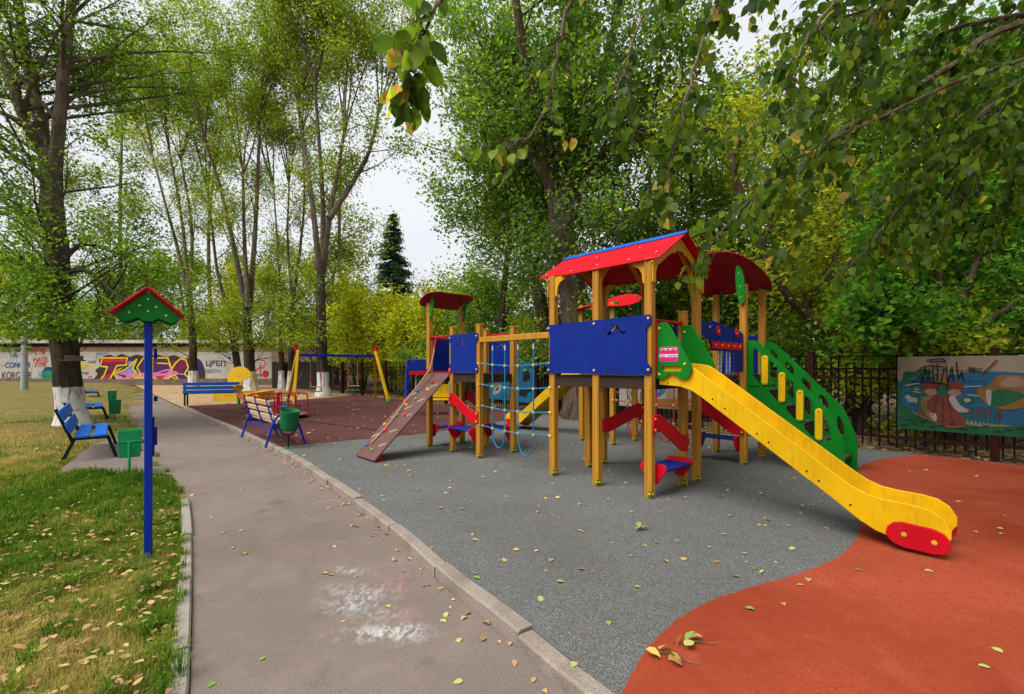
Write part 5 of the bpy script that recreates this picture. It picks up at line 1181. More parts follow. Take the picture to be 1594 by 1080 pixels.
# --- the big whitewashed tree on the left lawn
d = 13.2; b0 = Vector((*G(114, 660, ZL), ZL))
d = b0.y
R = RNG
trunk = [b0+Vector((0, 0, -.1)), P3(106, 600, d), P3(96, 500, d), P3(88, 400, d), P3(82, 320, d), P3(76, 235, d)]
LOWB = (10, 1.1, 1.1, .0)
st_ = [(trunk, .31, .21), ([P3(78, 262, d), P3(60, 180, d+.2), P3(42, 90, d+.4), P3(28, 0, d+.5), P3(12, -130, d+.6)], .16, .08), ([P3(84, 280, d), P3(92, 190, d-.2), P3(101, 100, d-.3), P3(110, 20, d-.3), P3(122, -130, d-.2)], .155, .08), ([P3(72, 240, d), P3(40, 190, d-.4), P3(14, 120, d-.6), P3(-20, 20, d-.8)], .14, .06), ([P3(94, 440, d), P3(60, 420, d-1), P3(15, 450, d-1.6), P3(-30, 480, d-2)], .07, .02, LOWB), ([P3(96, 430, d), P3(130, 420, d-.8), P3(170, 450, d-1.3), P3(200, 470, d-1.6)], .07, .02, LOWB), ([P3(94, 410, d), P3(130, 380, d+.5), P3(185, 395, d+1), P3(250, 420, d+1.3)], .07, .02, LOWB), ([P3(92, 440, d), P3(80, 440, d-1.2), P3(85, 480, d-2.0), P3(90, 520, d-2.0)], .05, .015, (5, .6, 1.0, 0))]
TLo = tree('roadside_tree', 'big forked tree with whitewashed base on the left lawn', b0, st_, 'leaf_left', 'bark_white_95', 64000, .092, R, branch=(26, 3.6, 1.1, -.015), twig=(10, 1.0), f0=.22, spread=.15, ltint=(.40, .22), shape=lambda f: 1.1-.3*f, droop=.05, nseg=16, bare=.85, clip=lambda P: (P[:, 2] > 2.0) | (np.hypot(P[:, 0]-b0.x-.0, P[:, 1]-b0.y+1.9) < .8) & (P[:, 2] > 1.7))
MB().box((.38, -.42, 1.60), (.42, .30, .03), Matrix.Rotation(.5, 3, 'Z')).box((.36, -.36, 1.66), (.34, .05, .11), Matrix.Rotation(.5, 3, 'Z')).build('feeder', M_['feeder_wood'], thing('bird_feeder', 'small brown wooden feeder tray fixed to the whitewashed left tree', 'bird feeder', b0), .006)
# --- the row of pollarded poplars
def poplar(label, bpx, tr, tops, w, rb, nleaf, brush, seed, hb=1.2, lsz=.125, d=None):
    rng = np.random.default_rng(seed); x, y = G(bpx[0], bpx[1], -.03); d = d or y; b = Vector(((bpx[0]-CX)/F*d, d, -.05))
    st = [([b+Vector((0, 0, -.1))]+pp3(tr, d), rb, rb*.62, (16, 2.0, 1.1, -.02))]
    for tp in tops:
        pts = [P3(px, py, d+rng.normal(0, .25)) for px, py in tp]; st.append((pts, rb*.5, rb*.18))
        e = pts[-1]; dr = (pts[-1]-pts[-2]).normalized()
        for q in range(brush):
            dd = (rdir(dr, rng.uniform(.15, .55), rng)+Vector((0, 0, .5))).normalized(); L = rng.uniform(3.5, 7.5)
            st.append((limb(e-dr*rng.uniform(0, .6), dd, L, rng, 4, .06, .04), .05, .012))
    return tree('poplar_tree', label, b, st, 'leaf_poplar', w, nleaf, lsz, rng, branch=(8, 2.3, .9, .05), twig=(7, .9), f0=.26, spread=.22, ltint=(.48, .24), group='pollarded poplars with whitewashed bases', bare=.45, clip=lambda P: P[:, 2] > 2.3, nseg=10, shape=lambda f: 1.0)
poplar('poplar with three thin stems before the purple graffiti, behind the long blue bench', (302, 603), [(299, 520), (294, 450)], [[(292, 460), (275, 380), (258, 320), (236, 235)], [(294, 450), (283, 340), (262, 225)], [(297, 450), (298, 350), (280, 240)]], 'bark_white_120', .26, 30000, 4, 21, d=29)
poplar('slender poplar leaning left between the sandbox shade and the wall', (375, 602), [(366, 545), (355, 490)], [[(356, 490), (338, 420), (330, 350), (322, 290)]], 'bark_white_120', .26, 14000, 5, 22, d=30)
poplar('double-trunked poplar standing just behind the yellow sandbox', (391, 612), [(387, 540), (384, 480)], [[(385, 490), (365, 390), (345, 300), (318, 212)], [(386, 480), (381, 390), (378, 260)], [(388, 480), (396, 380), (402, 250), (405, 165)]], 'bark_white_120', .33, 33000, 4, 23, d=25)
poplar('thin poplar at the left end of the dark timber fence', (439, 606), [(438, 540), (437, 470)], [[(437, 480), (432, 380), (425, 280)]], 'bark_white_120', .2, 14000, 5, 24, d=30)
poplar('slim poplar just left of the swing set, before the timber fence', (453, 610), [(454, 540), (456, 470)], [[(456, 470), (468, 380), (474, 300), (470, 205)], [(456, 470), (448, 380), (450, 280)]], 'bark_white_120', .22, 20000, 5, 25, d=28)
poplar('stout dark poplar with white base behind the swing seats', (504, 620), [(502, 575), (500, 500), (499, 420)], [[(498, 430), (488, 330), (474, 230), (462, 150)], [(500, 430), (503, 340), (498, 240), (490, 130)], [(502, 425), (514, 330), (527, 260), (538, 190)], [(512, 340), (545, 290), (575, 235), (592, 160)]], 'bark_white_120', .33, 44000, 5, 26, d=22.5)
# --- trees behind the brick wall
for i, (px, d, h, n_, m_) in enumerate(((20, 42, 13, 13000, 'leaf_yellow'), (120, 44, 11, 13000, 'leaf_green'), (200, 43, 12, 14000, 'leaf_green'), (285, 44, 13, 14000, 'leaf_poplar'), (370, 42, 12, 14000, 'leaf_yellow'), (450, 41, 13, 14000, 'leaf_poplar'), (520, 36, 12, 14000, 'leaf_poplar'), (70, 40, 27, 11000, 'leaf_poplar'), (190, 41, 28, 14000, 'leaf_poplar'), (330, 42, 28, 8000, 'leaf_poplar'), (535, 34, 19, 9000, 'leaf_poplar'))):
    rng = np.random.default_rng(50+i); b = Vector(((px-CX)/F*d, d, 0)); h2 = h
    tree('background_tree', ['golden leafed tree behind the far left end of the graffiti wall', 'green tree behind the wall above the red graffiti tags', 'dark green tree behind the wall above the large purple graffiti', 'olive tree behind the wall beyond the three-stemmed poplar', 'yellow-green tree behind the wall beyond the sandbox', 'olive tree behind the right end of the brick wall', 'tall olive tree behind the timber fence beside the swing set', 'very tall pale poplar far behind the big left tree', 'very tall pale poplar beyond the wall, behind the notice post roof', 'very tall pale poplar beyond the wall behind the leaning poplar', 'pale tall poplar right of the stout dark poplar'][i], b,
         [([b, b+Vector((.1, 0, 2)), b+Vector((rng.normal(0, .3), 0, h*.5)), b+Vector((rng.normal(0, .6), 0, h*.85))], .28, .08)], m_, 'bark', n_, .21, rng, branch=(24, 4.6, 1.6, .02), twig=(7, 1.4), f0=.11, spread=.42, group='trees behind the wall', shape=lambda f: 1.15-.75*f, nseg=6, ltint=(.5, .22))
# --- bushes and small trees in the gap behind the swings
for i, (px, d, h, w, n_, m_) in enumerate(((560, 25, 5.6, 2.3, 8000, 'leaf_bright'), (610, 27, 5.2, 2.3, 9000, 'leaf_bright'), (655, 24, 5.0, 2.2, 9000, 'leaf_bright'), (705, 26, 5.6, 2.3, 11000, 'leaf_poplar'), (755, 22, 5.6, 2.2, 10000, 'leaf_green'), (680, 33, 9.0, 2.2, 1500, 'leaf_poplar'))):
    rng = np.random.default_rng(70+i); b = Vector(((px-CX)/F*d, d, 0))
    tree('young_tree', ['bright yellow-green young tree behind the right leg of the swing set', 'yellow-green young tree below the dark spruce', 'bright yellow-green young tree behind the left climbing tower', 'olive young tree right of the red skateboard-shaped roof', 'green young tree behind the rope net', 'tall thin olive tree rising behind the yellow-green bushes'][i], b,
         [([b+Vector((s*.2, 0, 0)), b+Vector((s*.5, rng.normal(0, .3), h*.4)), b+Vector((s*1.0, rng.normal(0, .4), h*.82))], .10, .03) for s in (-1, 0, 1)], m_, 'bark', n_, .19, rng, branch=(11, w, 1.0, .06), twig=(7, .9), f0=.08, spread=.26, group='young trees beyond the fence', shape=lambda f: 1.0-.5*f, nseg=6, ltint=(.5, .2))
# spruce
d = 44; b = Vector(((612-CX)/F*d, d, 0)); rng = np.random.default_rng(5)
SPR = thing('spruce_tree', 'dark pointed spruce standing against the pale sky', 'tree', b)
MB().tube([(0, 0, 0), (0, 0, 8), (0, 0, 15.9)], [.25, .15, .02], 7).build('trunk', M_['bark_dark'], SPR)
P = []; wm = MB()
for z in np.arange(1.5, 15.8, .33):
    Lb = .2+3.6*(1-z/16)**.85
    for k in range(9):
        a = rng.uniform(0, 6.28); L = Lb*rng.uniform(.7, 1.1); dd = np.array((math.cos(a), math.sin(a), -.28)); m = int(48*L+8)
        s = rng.uniform(.08, 1, m)[:, None]; q = dd*s*L+np.array((0, 0, z))+rng.normal(0, 1, (m, 3))*np.array((.10, .10, .05))*(.5+s); q[:, 2] += .25*s[:, 0]**2*L*.4; P.append(q)
leaves_obj('crown', np.concatenate(P), .34, 'needle', SPR, rng, (0, 0, 0), None, droop=.3, wr=.3)
# --- right hand side: the large dark trees behind the fence
rng = np.random.default_rng(31); d = 12.6; b = Vector(((908-CX)/F*d, d, 0))
tree('dark_tree', 'large dark multi-stemmed tree rising behind the gabled play tower', b,
     [([b, P3(903, 540, d), P3(893, 460, d), P3(880, 390, d), P3(872, 340, d)], .46, .34), ([P3(872, 350, d), P3(856, 280, d), P3(838, 190, d-.4), P3(815, 80, d-.8), P3(795, -60, d-1)], .26, .09), ([P3(874, 345, d), P3(880, 270, d), P3(884, 170, d+.3), P3(890, 40, d+.5), P3(895, -120, d+.6)], .27, .09), ([P3(878, 345, d), P3(900, 280, d), P3(918, 200, d), P3(945, 90, d+.2), P3(975, -40, d+.4)], .25, .08), ([P3(864, 300, d), P3(820, 230, d+.6), P3(790, 150, d+1.0), P3(765, 60, d+1.2)], .13, .05), ([P3(905, 270, d), P3(960, 220, d-.5), P3(1030, 170, d-.8), P3(1090, 110, d-1)], .13, .05)],
     'leaf_green', 'bark_dark', 46000, .12, rng, branch=(16, 2.6, 1.1, -.01), twig=(9, 1.0), f0=.18, spread=.20, ltint=(.36, .22), shape=lambda f: 1.0, droop=.03)
rng = np.random.default_rng(32); d = 15.5; b = Vector(((856-CX)/F*d, d, 0))
tree('dark_tree', 'leaning dark trunk left of the gabled roof, beyond the fence', b, [([b, P3(848, 520, d), P3(835, 440, d), P3(818, 370, d), P3(795, 300, d), P3(770, 200, d), P3(760, 90, d)], .30, .08), ([P3(826, 400, d), P3(850, 320, d), P3(870, 220, d+1)], .14, .05), ([P3(815, 365, d), P3(800, 340, d), P3(790, 250, d)], .10, .04)],
     'leaf_green', 'bark_dark', 24000, .14, rng, branch=(18, 2.9, 1.2, -.01), twig=(9, 1.1), f0=.30, spread=.24, ltint=(.42, .22), shape=lambda f: 1.0)
rng = np.random.default_rng(33); d = 10.2; b = Vector(((1338-CX)/F*d, d, 0))
tree('dark_tree', 'leaning brown trunk just behind the fence right of the staircase', b, [([b, P3(1336, 600, d), P3(1318, 550, d), P3(1280, 510, d), P3(1235, 470, d), P3(1190, 400, d), P3(1150, 300, d), P3(1130, 180, d)], .15, .05), ([P3(1336, 590, d), P3(1390, 540, d+.4), P3(1450, 480, d+.6)], .10, .04), ([P3(1250, 480, d), P3(1300, 400, d+1), P3(1330, 280, d+1.2)], .08, .03)],
     'leaf_yellow', 'bark_dark', 15000, .115, rng, branch=(14, 1.9, 1.2, .02), twig=(8, .8), f0=.34, spread=.2, ltint=(.36, .24), shape=lambda f: 1.0)
for i, (px, d, h, n_, m_, lab) in enumerate(((1010, 17.5, 10.5, 20000, 'leaf_green', 'tall green tree between the gabled roof and the round red roof, farther back'), (1120, 15, 9.5, 20000, 'leaf_poplar', 'lighter olive tree behind the round red roof'), (1250, 20, 12.0, 22000, 'leaf_green', 'tall green tree below the patch of sky at top right'), (1330, 13.5, 10, 20000, 'leaf_green', 'green tree beyond the fence above the staircase'), (1455, 12.5, 11, 26000, 'leaf_green', 'dense green tree beyond the fence above the large mural'), (1600, 11.5, 11, 24000, 'leaf_dark', 'dark green tree beyond the fence at the right edge'), (775, 19, 12, 16000, 'leaf_green', 'dark green tree left of the leaning trunk, beside the open sky'))):
    rng = np.random.default_rng(90+i); b = Vector(((px-CX)/F*d, d, 0)); hh = h
    tops = [([b, b+Vector((.1, 0, 1.6)), b+Vector((rng.normal(0, .3), 0, h*.35))], .24, .16)]+[([b+Vector((0, 0, h*.22)), b+Vector((s*.6, rng.normal(0, .4), h*.5)), b+Vector((s*1.3, rng.normal(0, .6), h*.9))], .13, .04) for s in (-1, 0, 1)]
    if px == 775: tops = [([b, b+Vector((.2, 0, 4)), b+Vector((.6, 0, 8)), b+Vector((.7, .3, h*.95))], .22, .05)]
    tree('canopy_tree', lab, b, tops, m_, 'bark_dark', int(n_*1.3), .13, rng, branch=(15 if px != 775 else 34, 2.6 if px != 775 else 2.5, 1.3, 0.0), twig=(8, 1.0), f0=.12, spread=.28, ltint=(.42, .22), group='trees beyond the iron fence', shape=lambda f: 1.0, nseg=6)
# maple with hanging leaves over the mural
rng = np.random.default_rng(41); b = Vector((8.1, 8.6, 0))
tree('maple_tree', 'low dark maple hanging its leaves over the fence and mural board', b, [([b, b+Vector((0, 0, 1.3)), b+Vector((-.2, 0, 2.4)), b+Vector((-.5, -.2, 4.2))], .14, .05), ([b+Vector((0, 0, 1.6)), b+Vector((-.9, -.3, 2.5)), b+Vector((-2.0, -.4, 2.9))], .07, .03), ([b+Vector((0, 0, 1.7)), b+Vector((.5, -.9, 2.6)), b+Vector((.8, -1.8, 2.9))], .07, .03), ([b+Vector((0, 0, 2)), b+Vector((.7, .3, 3.2)), b+Vector((1.2, .3, 4.6))], .07, .03)],
     'leaf_dark', 'bark_dark', 17000, .11, rng, branch=(13, 1.35, 1.2, -.03), twig=(9, .6), f0=.3, spread=.12, ltint=(.45, .22), droop=.06, shape=lambda f: 1.0, wr=.85, clip=lambda P: P[:, 2] > 1.42)
# undergrowth behind the fence
for i in range(15):
    rng = np.random.default_rng(120+i); t_ = -19+i*1.62; off = -(1.3+1.1*rng.uniform()); x, y = fence_pt(t_, off); b = Vector((x, y, 0)); h = rng.uniform(1.5, 2.7)
    lab = ['shrub beyond the fence behind the swing set'] if False else None
    where = ['behind the right swing leg', 'just right of the swing set', 'left of the climbing wall top', 'behind the blue glider swing', 'behind the left tower', 'behind the low blue bird board', 'behind the tall blue painted board', 'behind the back slide', 'behind the back tower', 'behind the pale painted board', 'behind the bridge', 'behind the round-roofed tower', 'behind the staircase', 'right of the leaning trunk', 'behind the large mural'][i]
    tree('fence_shrub', 'leafy undergrowth shrub beyond the iron fence '+where, b, [([b+Vector((rng.normal(0, .15), 0, 0)), b+Vector((rng.normal(0, .4), rng.normal(0, .3), h*.5)), b+Vector((rng.normal(0, .8), rng.normal(0, .5), h))], .03, .01) for _ in range(5)], ['leaf_yellow', 'leaf_green', 'leaf_poplar'][i % 3], 'bark', 3600, .12, rng, branch=(6, .9, 1.0, .05), twig=(5, .5), f0=.15, spread=.14, ltint=(.4, .22), group='shrubs beyond the fence', nseg=5, cat='shrub', crown_name='foliage')
for i in range(8):   # taller understory closing the view under the crowns
    rng = np.random.default_rng(150+i); t_ = -13+i*2.3; x, y = fence_pt(t_, -(5.0+1.5*(i % 2))); b = Vector((x, y, 0)); h = 3.6
    where = ['far left of the row', 'behind the climbing tower', 'behind the rope net', 'behind the gabled tower', 'behind the back tower', 'behind the bridge', 'behind the staircase', 'behind the mural, rightmost of the row'][i]
    tree('tall_shrub', 'tall green shrub deep behind the iron fence, '+where, b, [([b+Vector((rng.normal(0, .3), 0, 0)), b+Vector((rng.normal(0, .7), rng.normal(0, .3), h*.5)), b+Vector((rng.normal(0, 1.3), rng.normal(0, .5), h))], .05, .02) for _ in range(5)], ['leaf_green', 'leaf_yellow'][i % 2], 'bark', 7500, .17, rng, branch=(8, 1.5, 1.0, .04), twig=(6, .8), f0=.08, spread=.22, ltint=(.4, .22), group='tall shrubs deep behind the fence', nseg=5, cat='shrub', crown_name='foliage')

# ---------------------------------------------------------------- overhanging branches close to the camera
rng = np.random.default_rng(77)
OB = Vector((5.6, 2.2, 0))
OT = thing('overhanging_tree', 'overhanging tree at right whose big-leaved boughs hang into the picture', 'tree', OB)
ow = MB(); owt = []
ow.tube([OB-OB, Vector((0, .05, 1.5)), Vector((-.1, .1, 3)), Vector((-.25, .1, 4.6)), Vector((-.3, .2, 6.5))], [.26, .22, .19, .15, .08], 10)
lim = lambda px: np.interp(px, [540, 570, 600, 660, 700, 745, 900, 940, 1030, 1042, 1100, 1106, 1195, 1210, 1290, 1400, 1600], [20, 130, 205, 200, 60, 275, 300, 358, 358, 448, 448, 372, 372, 420, 455, 440, 400])
LV = []   # (position, direction, size)
def strand(pts, r0, r1, lsz, spacing, skip=0., side=True, jit=.03):
    pts = [Vector(p) for p in pts]; c = catmull(pts, 6); c = [p+Vector(rng.normal(0, .006, 3)) for p in c]; k = len(c)
    ow.tube([p-OB for p in c], [r0+(r1-r0)*i/(k-1) for i in range(k)], 6)
    acc = 0.; nxt = spacing
    tot = sum((c[i+1]-c[i]).length for i in range(k-1))
    for i in range(k-1):
        seg = (c[i+1]-c[i]); L = seg.length
        while acc+L > nxt:
            f = (nxt-acc)/L; p = c[i]+seg*f
            if nxt/tot > skip:
                tdir = seg.normalized(); sd = rdir(tdir, rng.uniform(.8, 1.8), rng); sd = (sd+Vector((0, 0, -.5))).normalized()
                pet = sd*rng.uniform(.015, .045); LV.append((p+pet, (sd+Vector((0, 0, -.7))+Vector(rng.normal(0, .3, 3))).normalized(), lsz*rng.uniform(.6, 1.2)))
            nxt += spacing*rng.uniform(.6, 1.4)
        acc += L
    return c
def subs(c, n, L, lsz, spacing, f0=.2, dn=-.35, r=.004):
    for _ in range(n):
        i = int(rng.uniform(f0, .98)*(len(c)-2)); tg = (c[i+1]-c[i]).normalized(); d = (rdir(tg, rng.uniform(.5, 1.3), rng)+Vector((0, 0, dn))).normalized()
        l = L*rng.uniform(.5, 1.3); pts = limb(c[i], d, l, rng, 4, .14, dn*.2); e = pts[-1]
        if e.y > .8 and HOR-F*(e.z-CH)/e.y > lim(CX+F*e.x/e.y): continue
        strand(pts, r, .0015, lsz, spacing, .1)
HUB = OB+Vector((-.25, .1, 3.9))
def bough(px, ds, r0=.03, r1=.006, lsz=.075, nsub=10, Ls=.55, spacing=.035):
    pts = [HUB]+[P3(x, y, d) for (x, y), d in zip(px, ds)]
    c = strand(pts, r0, r1, lsz, spacing, .3); subs(c, int(nsub*1.35), Ls, lsz, spacing, .22)
bough([(1600, 30), (1480, 105), (1330, 190), (1210, 290), (1150, 345)], (3.6, 3.6, 3.5, 3.4, 3.4), .035, .005, .085, 34, .7)
bough([(1640, 110), (1500, 215), (1420, 300), (1340, 395), (1290, 440)], (3.3, 3.5, 3.7, 3.9, 4.0), .028, .004, .08, 30, .6)
bough([(1660, 10), (1500, 40), (1400, 90), (1280, 130), (1190, 210)], (4.0, 4.2, 4.3, 4.4, 4.4), .03, .004, .085, 32, .7)
bough([(1680, 60), (1560, 180), (1500, 270), (1470, 380)], (3.0, 3.2, 3.3, 3.4), .02, .004, .075, 26, .55)
bough([(1620, -60), (1450, -20), (1330, 20), (1250, 60)], (3.3, 3.2, 3.1, 3.0), .02, .004, .08, 20, .5)
bough([(1700, 160), (1600, 230), (1560, 330), (1540, 400)], (3.6, 3.9, 4.0, 4.1), .02, .004, .075, 24, .6)
bough([(1650, -20), (1540, 60), (1430, 200), (1380, 330)], (4.6, 4.8, 5.0, 5.0), .02, .004, .085, 26, .8)
bough([(1560, -140), (1350, -110), (1180, -60), (1110, 20), (1075, 130), (1045, 240), (1010, 320), (955, 352)], (3.2, 3.0, 2.8, 2.7, 2.65, 2.65, 2.7, 2.7), .02, .003, .072, 26, .36, .04)
bough([(1500, -220), (1250, -180), (1050, -120), (900, -10), (872, 70), (850, 170), (810, 220), (765, 245)], (2.8, 2.6, 2.4, 2.25, 2.2, 2.2, 2.2, 2.2), .018, .002, .058, 13, .22, .045)
bough([(1500, -250), (1200, -240), (950, -180), (780, -90), (695, -10), (662, 50), (640, 105), (618, 150)], (2.6, 2.3, 2.1, 1.9, 1.75, 1.72, 1.7, 1.7), .016, .002, .084, 9, .15, .045)
bough([(1500, -160), (1260, -140), (1080, -70), (1000, 30), (965, 130), (930, 200)], (3.0, 2.9, 2.8, 2.7, 2.7, 2.75), .016, .003, .064, 16, .34, .042)
bough([(1600, 90), (1350, 190), (1220, 260), (1150, 330), (1100, 390), (1076, 440)], (3.2, 3.1, 3.1, 3.1, 3.1, 3.1), .014, .002, .066, 14, .3, .045)
bough([(1560, -120), (1380, -90), (1290, 10), (1240, 90), (1215, 150)], (2.8, 2.6, 2.5, 2.4, 2.4), .015, .003, .072, 9, .3, .045)
bough([(1640, -160), (1480, -120), (1400, -40), (1350, 60), (1330, 160)], (2.6, 2.5, 2.5, 2.6, 2.7), .016, .003, .072, 14, .36, .045)
# canopy above the frame that shades the right half of the playground
for q, (tx, ty, tz) in enumerate(((3.2, 3.6, 5.2), (4.4, 4.4, 5.6), (6.2, 4.4, 5.4), (3.0, 1.4, 5.0), (7.2, 3.4, 5.0), (2.0, 4.4, 6.4), (3.4, 5.2, 7.2), (.8, 5.2, 7.4), (4.8, 5.6, 7.3), (2.2, 6.2, 8.2), (3.8, 6.6, 8.4))):
    e = Vector((tx, ty, tz)); c = strand([OB+Vector((-.28, .15, 4.4+.15*q)), (OB+Vector((0, 0, 5.0+.1*q))).lerp(e, .5)+Vector((0, 0, .4)), e], .04, .008, .12, .06, .4); subs(c, 26, 1.1, .12, .05, .2, -.1, .006)
ow.build('branches', M_['bark'], OT)
OV = np.array([[0, 0, 0], [.33, 0, 0], [.66, 0, 0], [1.0, 0, 0], [.13, .26, .07], [.42, .40, .10], [.76, .24, .05], [.13, -.26, .07], [.42, -.40, .10], [.76, -.24, .05]]); OV[:, 2] -= .22*OV[:, 0]**2
OF = [(0, 1, 4), (1, 5, 4), (1, 2, 5), (2, 6, 5), (2, 3, 6), (0, 7, 1), (1, 7, 8), (1, 8, 2), (2, 8, 9), (2, 9, 3)]
def leaf_frame(p, d, s, yaw):
    d = Vector(d); n_ = Vector((math.cos(yaw), math.sin(yaw), .8)); y = n_.cross(d).normalized(); z = d.cross(y)
    M = Matrix((d*s, y*s, z*s)).transposed().to_4x4(); M.translation = p
    return M
LV = [q for q in LV if q[0].y < .8 or HOR-F*(q[0].z-CH)/q[0].y < lim(CX+F*q[0].x/q[0].y)]
pos = np.array([tuple(p) for p, d, s in LV]); sz_ = np.array([s for p, d, s in LV])
px_ = CX+F*pos[:, 0]/pos[:, 1].clip(.3); py_ = HOR-F*(pos[:, 2]-CH)/pos[:, 1].clip(.3)
vis = (px_ > -5) & (px_ < 1600) & (py_ > -15) & (py_ < 1080) & (pos[:, 1] > .5)
score = np.where(vis, sz_/pos[:, 1], 0); order = np.argsort(-score); near_ids = set(order[:300].tolist())
LM = []
for k, tn in enumerate((.05, .2, .35, .5, .65, .8, .93, .99)):
    me = npmesh('leaf', OV, np.array(OF).ravel(), np.full(10, 3), M_['leaf_near'], {'tint': np.clip(tn+np.random.default_rng(k).normal(0, .05, 10), 0, 1)}, smooth=True); LM.append(me)
for i in order[:300]:
    p, d, s = LV[i]; o = link('leaf', LM[min(7, int(rng.choice(8, p=[.12, .16, .18, .18, .17, .13, .045, .015])))], OT); o.matrix_local = Matrix.Translation(-OB) @ leaf_frame(p, d, s*1.0, rng.uniform(0, 6.28))
rest = [i for i in range(len(LV)) if i not in near_ids]; VV = []; 
for i in rest:
    p, d, s = LV[i]; M = np.array(leaf_frame(p-OB, d, s, rng.uniform(0, 6.28))); VV.append(OV @ M[:3, :3].T+M[:3, 3])
VV = np.concatenate(VV); n_ = len(rest); lo = (np.array(OF).ravel()[None]+10*np.arange(n_)[:, None]).ravel()
tag(link('foliage', npmesh('foliage', VV, lo, np.full(10*n_, 3), M_['leaf_near'], {'tint': np.repeat(np.clip(rng.normal(.42, .23, n_), 0, .97), 10)}, smooth=True), OT), kind='stuff')
# ---------------------------------------------------------------- grass, litter, fallen leaves
def grass():
    rng = np.random.default_rng(8)
    def region(n, ymin, ymax, xmin, xmax, h, w):
        x = rng.uniform(xmin, xmax, n*3); y = rng.uniform(ymin, ymax, n*3)
        px = CX+F*x/y; py = HOR+F*(CH-ZL)/y
        k = inpoly(x, y, LAWN) & (px > -60) & (py < 1110)
        # bare and worn patches
        f = np.array([noise.noise((a*.55, b*.55, 3.1))+.5*noise.noise((a*1.9, b*1.9, 7.7)) for a, b in zip(x, y)])
        k &= (f > -.30+rng.uniform(-.35, .35, len(x))); x, y, f = x[k][:n], y[k][:n], f[k][:n]; n = len(x)
        dens = f
        cl = np.array([noise.noise((a*5.5, b*5.5, 2.2)) for a, b in zip(x, y)]); hh = h*rng.uniform(.45, 1.35, n)*(1+.5*np.clip(f, -.5, .8))*np.clip(.85+1.5*cl, .35, 2.1); a = rng.uniform(0, 6.283, n); lean = rng.uniform(.1, .9, n)
        z0 = np.full(n, ZL-.03); dx, dy = np.cos(a), np.sin(a)
        b0 = np.stack((x, y, z0), 1); wv = np.stack((-dy, dx, 0*x), 1)*(w*rng.uniform(.6, 1.3, n))[:, None]
        mid = b0+np.stack((dx*lean*hh*.35, dy*lean*hh*.35, hh*.62+.03), 1); tip = b0+np.stack((dx*lean*hh*1.0, dy*lean*hh*1.0, hh*(1.0-.35*lean)+.03), 1)
        V_ = np.stack((b0-wv, b0+wv, mid+wv*.7, mid-wv*.7, tip), 1).reshape(-1, 3)
        # dryness follows broad patches: greener in the middle strip near the post, straw-coloured elsewhere
        dry = np.array([noise.noise((p*.42+4, q*.42, 1.7))+.6*noise.noise((p*2.3, q*2.3, 4.7)) for p, q in zip(x, y)]); dry = .46+.7*dry+rng.normal(0, .2, n)+np.clip((y-7)/30, 0, .1)+np.clip((2.9-y)*.28, 0, .25)+np.clip((-x-5.5)*.10, 0, .3)
        t = np.repeat(np.clip(dry, 0, 1), 2); base = np.arange(n)*5
        lo = np.stack((base, base+1, base+2, base+3, base+3, base+2, base+4), 1).ravel(); sz = np.tile([4, 3], n)
        return V_, lo, sz, t
    parts = [region(52000, 1.6, 4.2, -5.0, -1.3, .046, .0022), region(42000, 4.0, 7.6, -9.0, -2.2, .07, .0036), region(26000, 7.4, 19, -24, -5, .05, .007)]
    # taller tufts and weeds
    cx = rng.uniform(-6.5, -1.5, 900); cy = rng.uniform(1.9, 7.0, 900); k = inpoly(cx, cy, LAWN); cx, cy = cx[k][:230], cy[k][:230]; m = 34
    ed = LK_OUT[6:34:1]; ex = np.array([p[0]-abs(rng.normal(0, .04)) for p in ed]); ey = np.array([p[1]+rng.normal(0, .08) for p in ed]); cx = np.concatenate((cx, ex)); cy = np.concatenate((cy, ey))
    n = len(cx)*m; x = np.repeat(cx, m)+rng.normal(0, .022, n); y = np.repeat(cy, m)+rng.normal(0, .022, n); a = rng.uniform(0, 6.283, n); hh = np.repeat(rng.uniform(.06, .14, len(cx)), m)*rng.uniform(.5, 1.1, n); lean = rng.uniform(.3, 1.1, n)
    dx, dy = np.cos(a), np.sin(a); b0 = np.stack((x, y, np.full(n, ZL-.02)), 1); wv = np.stack((-dy, dx, 0*x), 1)*(.0032*rng.uniform(.6, 1.5, n))[:, None]
    mid = b0+np.stack((dx*lean*hh*.4, dy*lean*hh*.4, hh*.65+.02), 1); tip = b0+np.stack((dx*lean*hh*1.1, dy*lean*hh*1.1, hh*(1.0-.4*lean)+.02), 1)
    base = np.arange(n)*5; parts.append((np.stack((b0-wv, b0+wv, mid+wv*.7, mid-wv*.7, tip), 1).reshape(-1, 3), np.stack((base, base+1, base+2, base+3, base+3, base+2, base+4), 1).ravel(), np.tile([4, 3], n), np.repeat(np.clip(np.repeat(rng.uniform(.05, .6, len(cx)), m)+rng.normal(0, .1, n), 0, 1), 2)))
    Vs, lo, sz, t, off = [], [], [], [], 0
    for a, b, c, e in parts: Vs.append(a); lo.append(b+off); sz.append(c); t.append(e); off += len(a)
    o = link('grass', npmesh('grass', np.concatenate(Vs), np.concatenate(lo), np.concatenate(sz), M_['grass_blade'], {'tint': np.concatenate(t)})); tag(o, 'short green and straw coloured grass of the left lawn', 'grass', kind='stuff')
grass()
FV = np.array([[0, 0, 0], [.33, 0, .04], [.66, 0, .04], [1.0, 0, 0], [.15, .24, .10], [.45, .36, .15], [.78, .20, .10], [.15, -.24, .10], [.45, -.36, .13], [.78, -.20, .12]]); FV[:, 0] -= .5
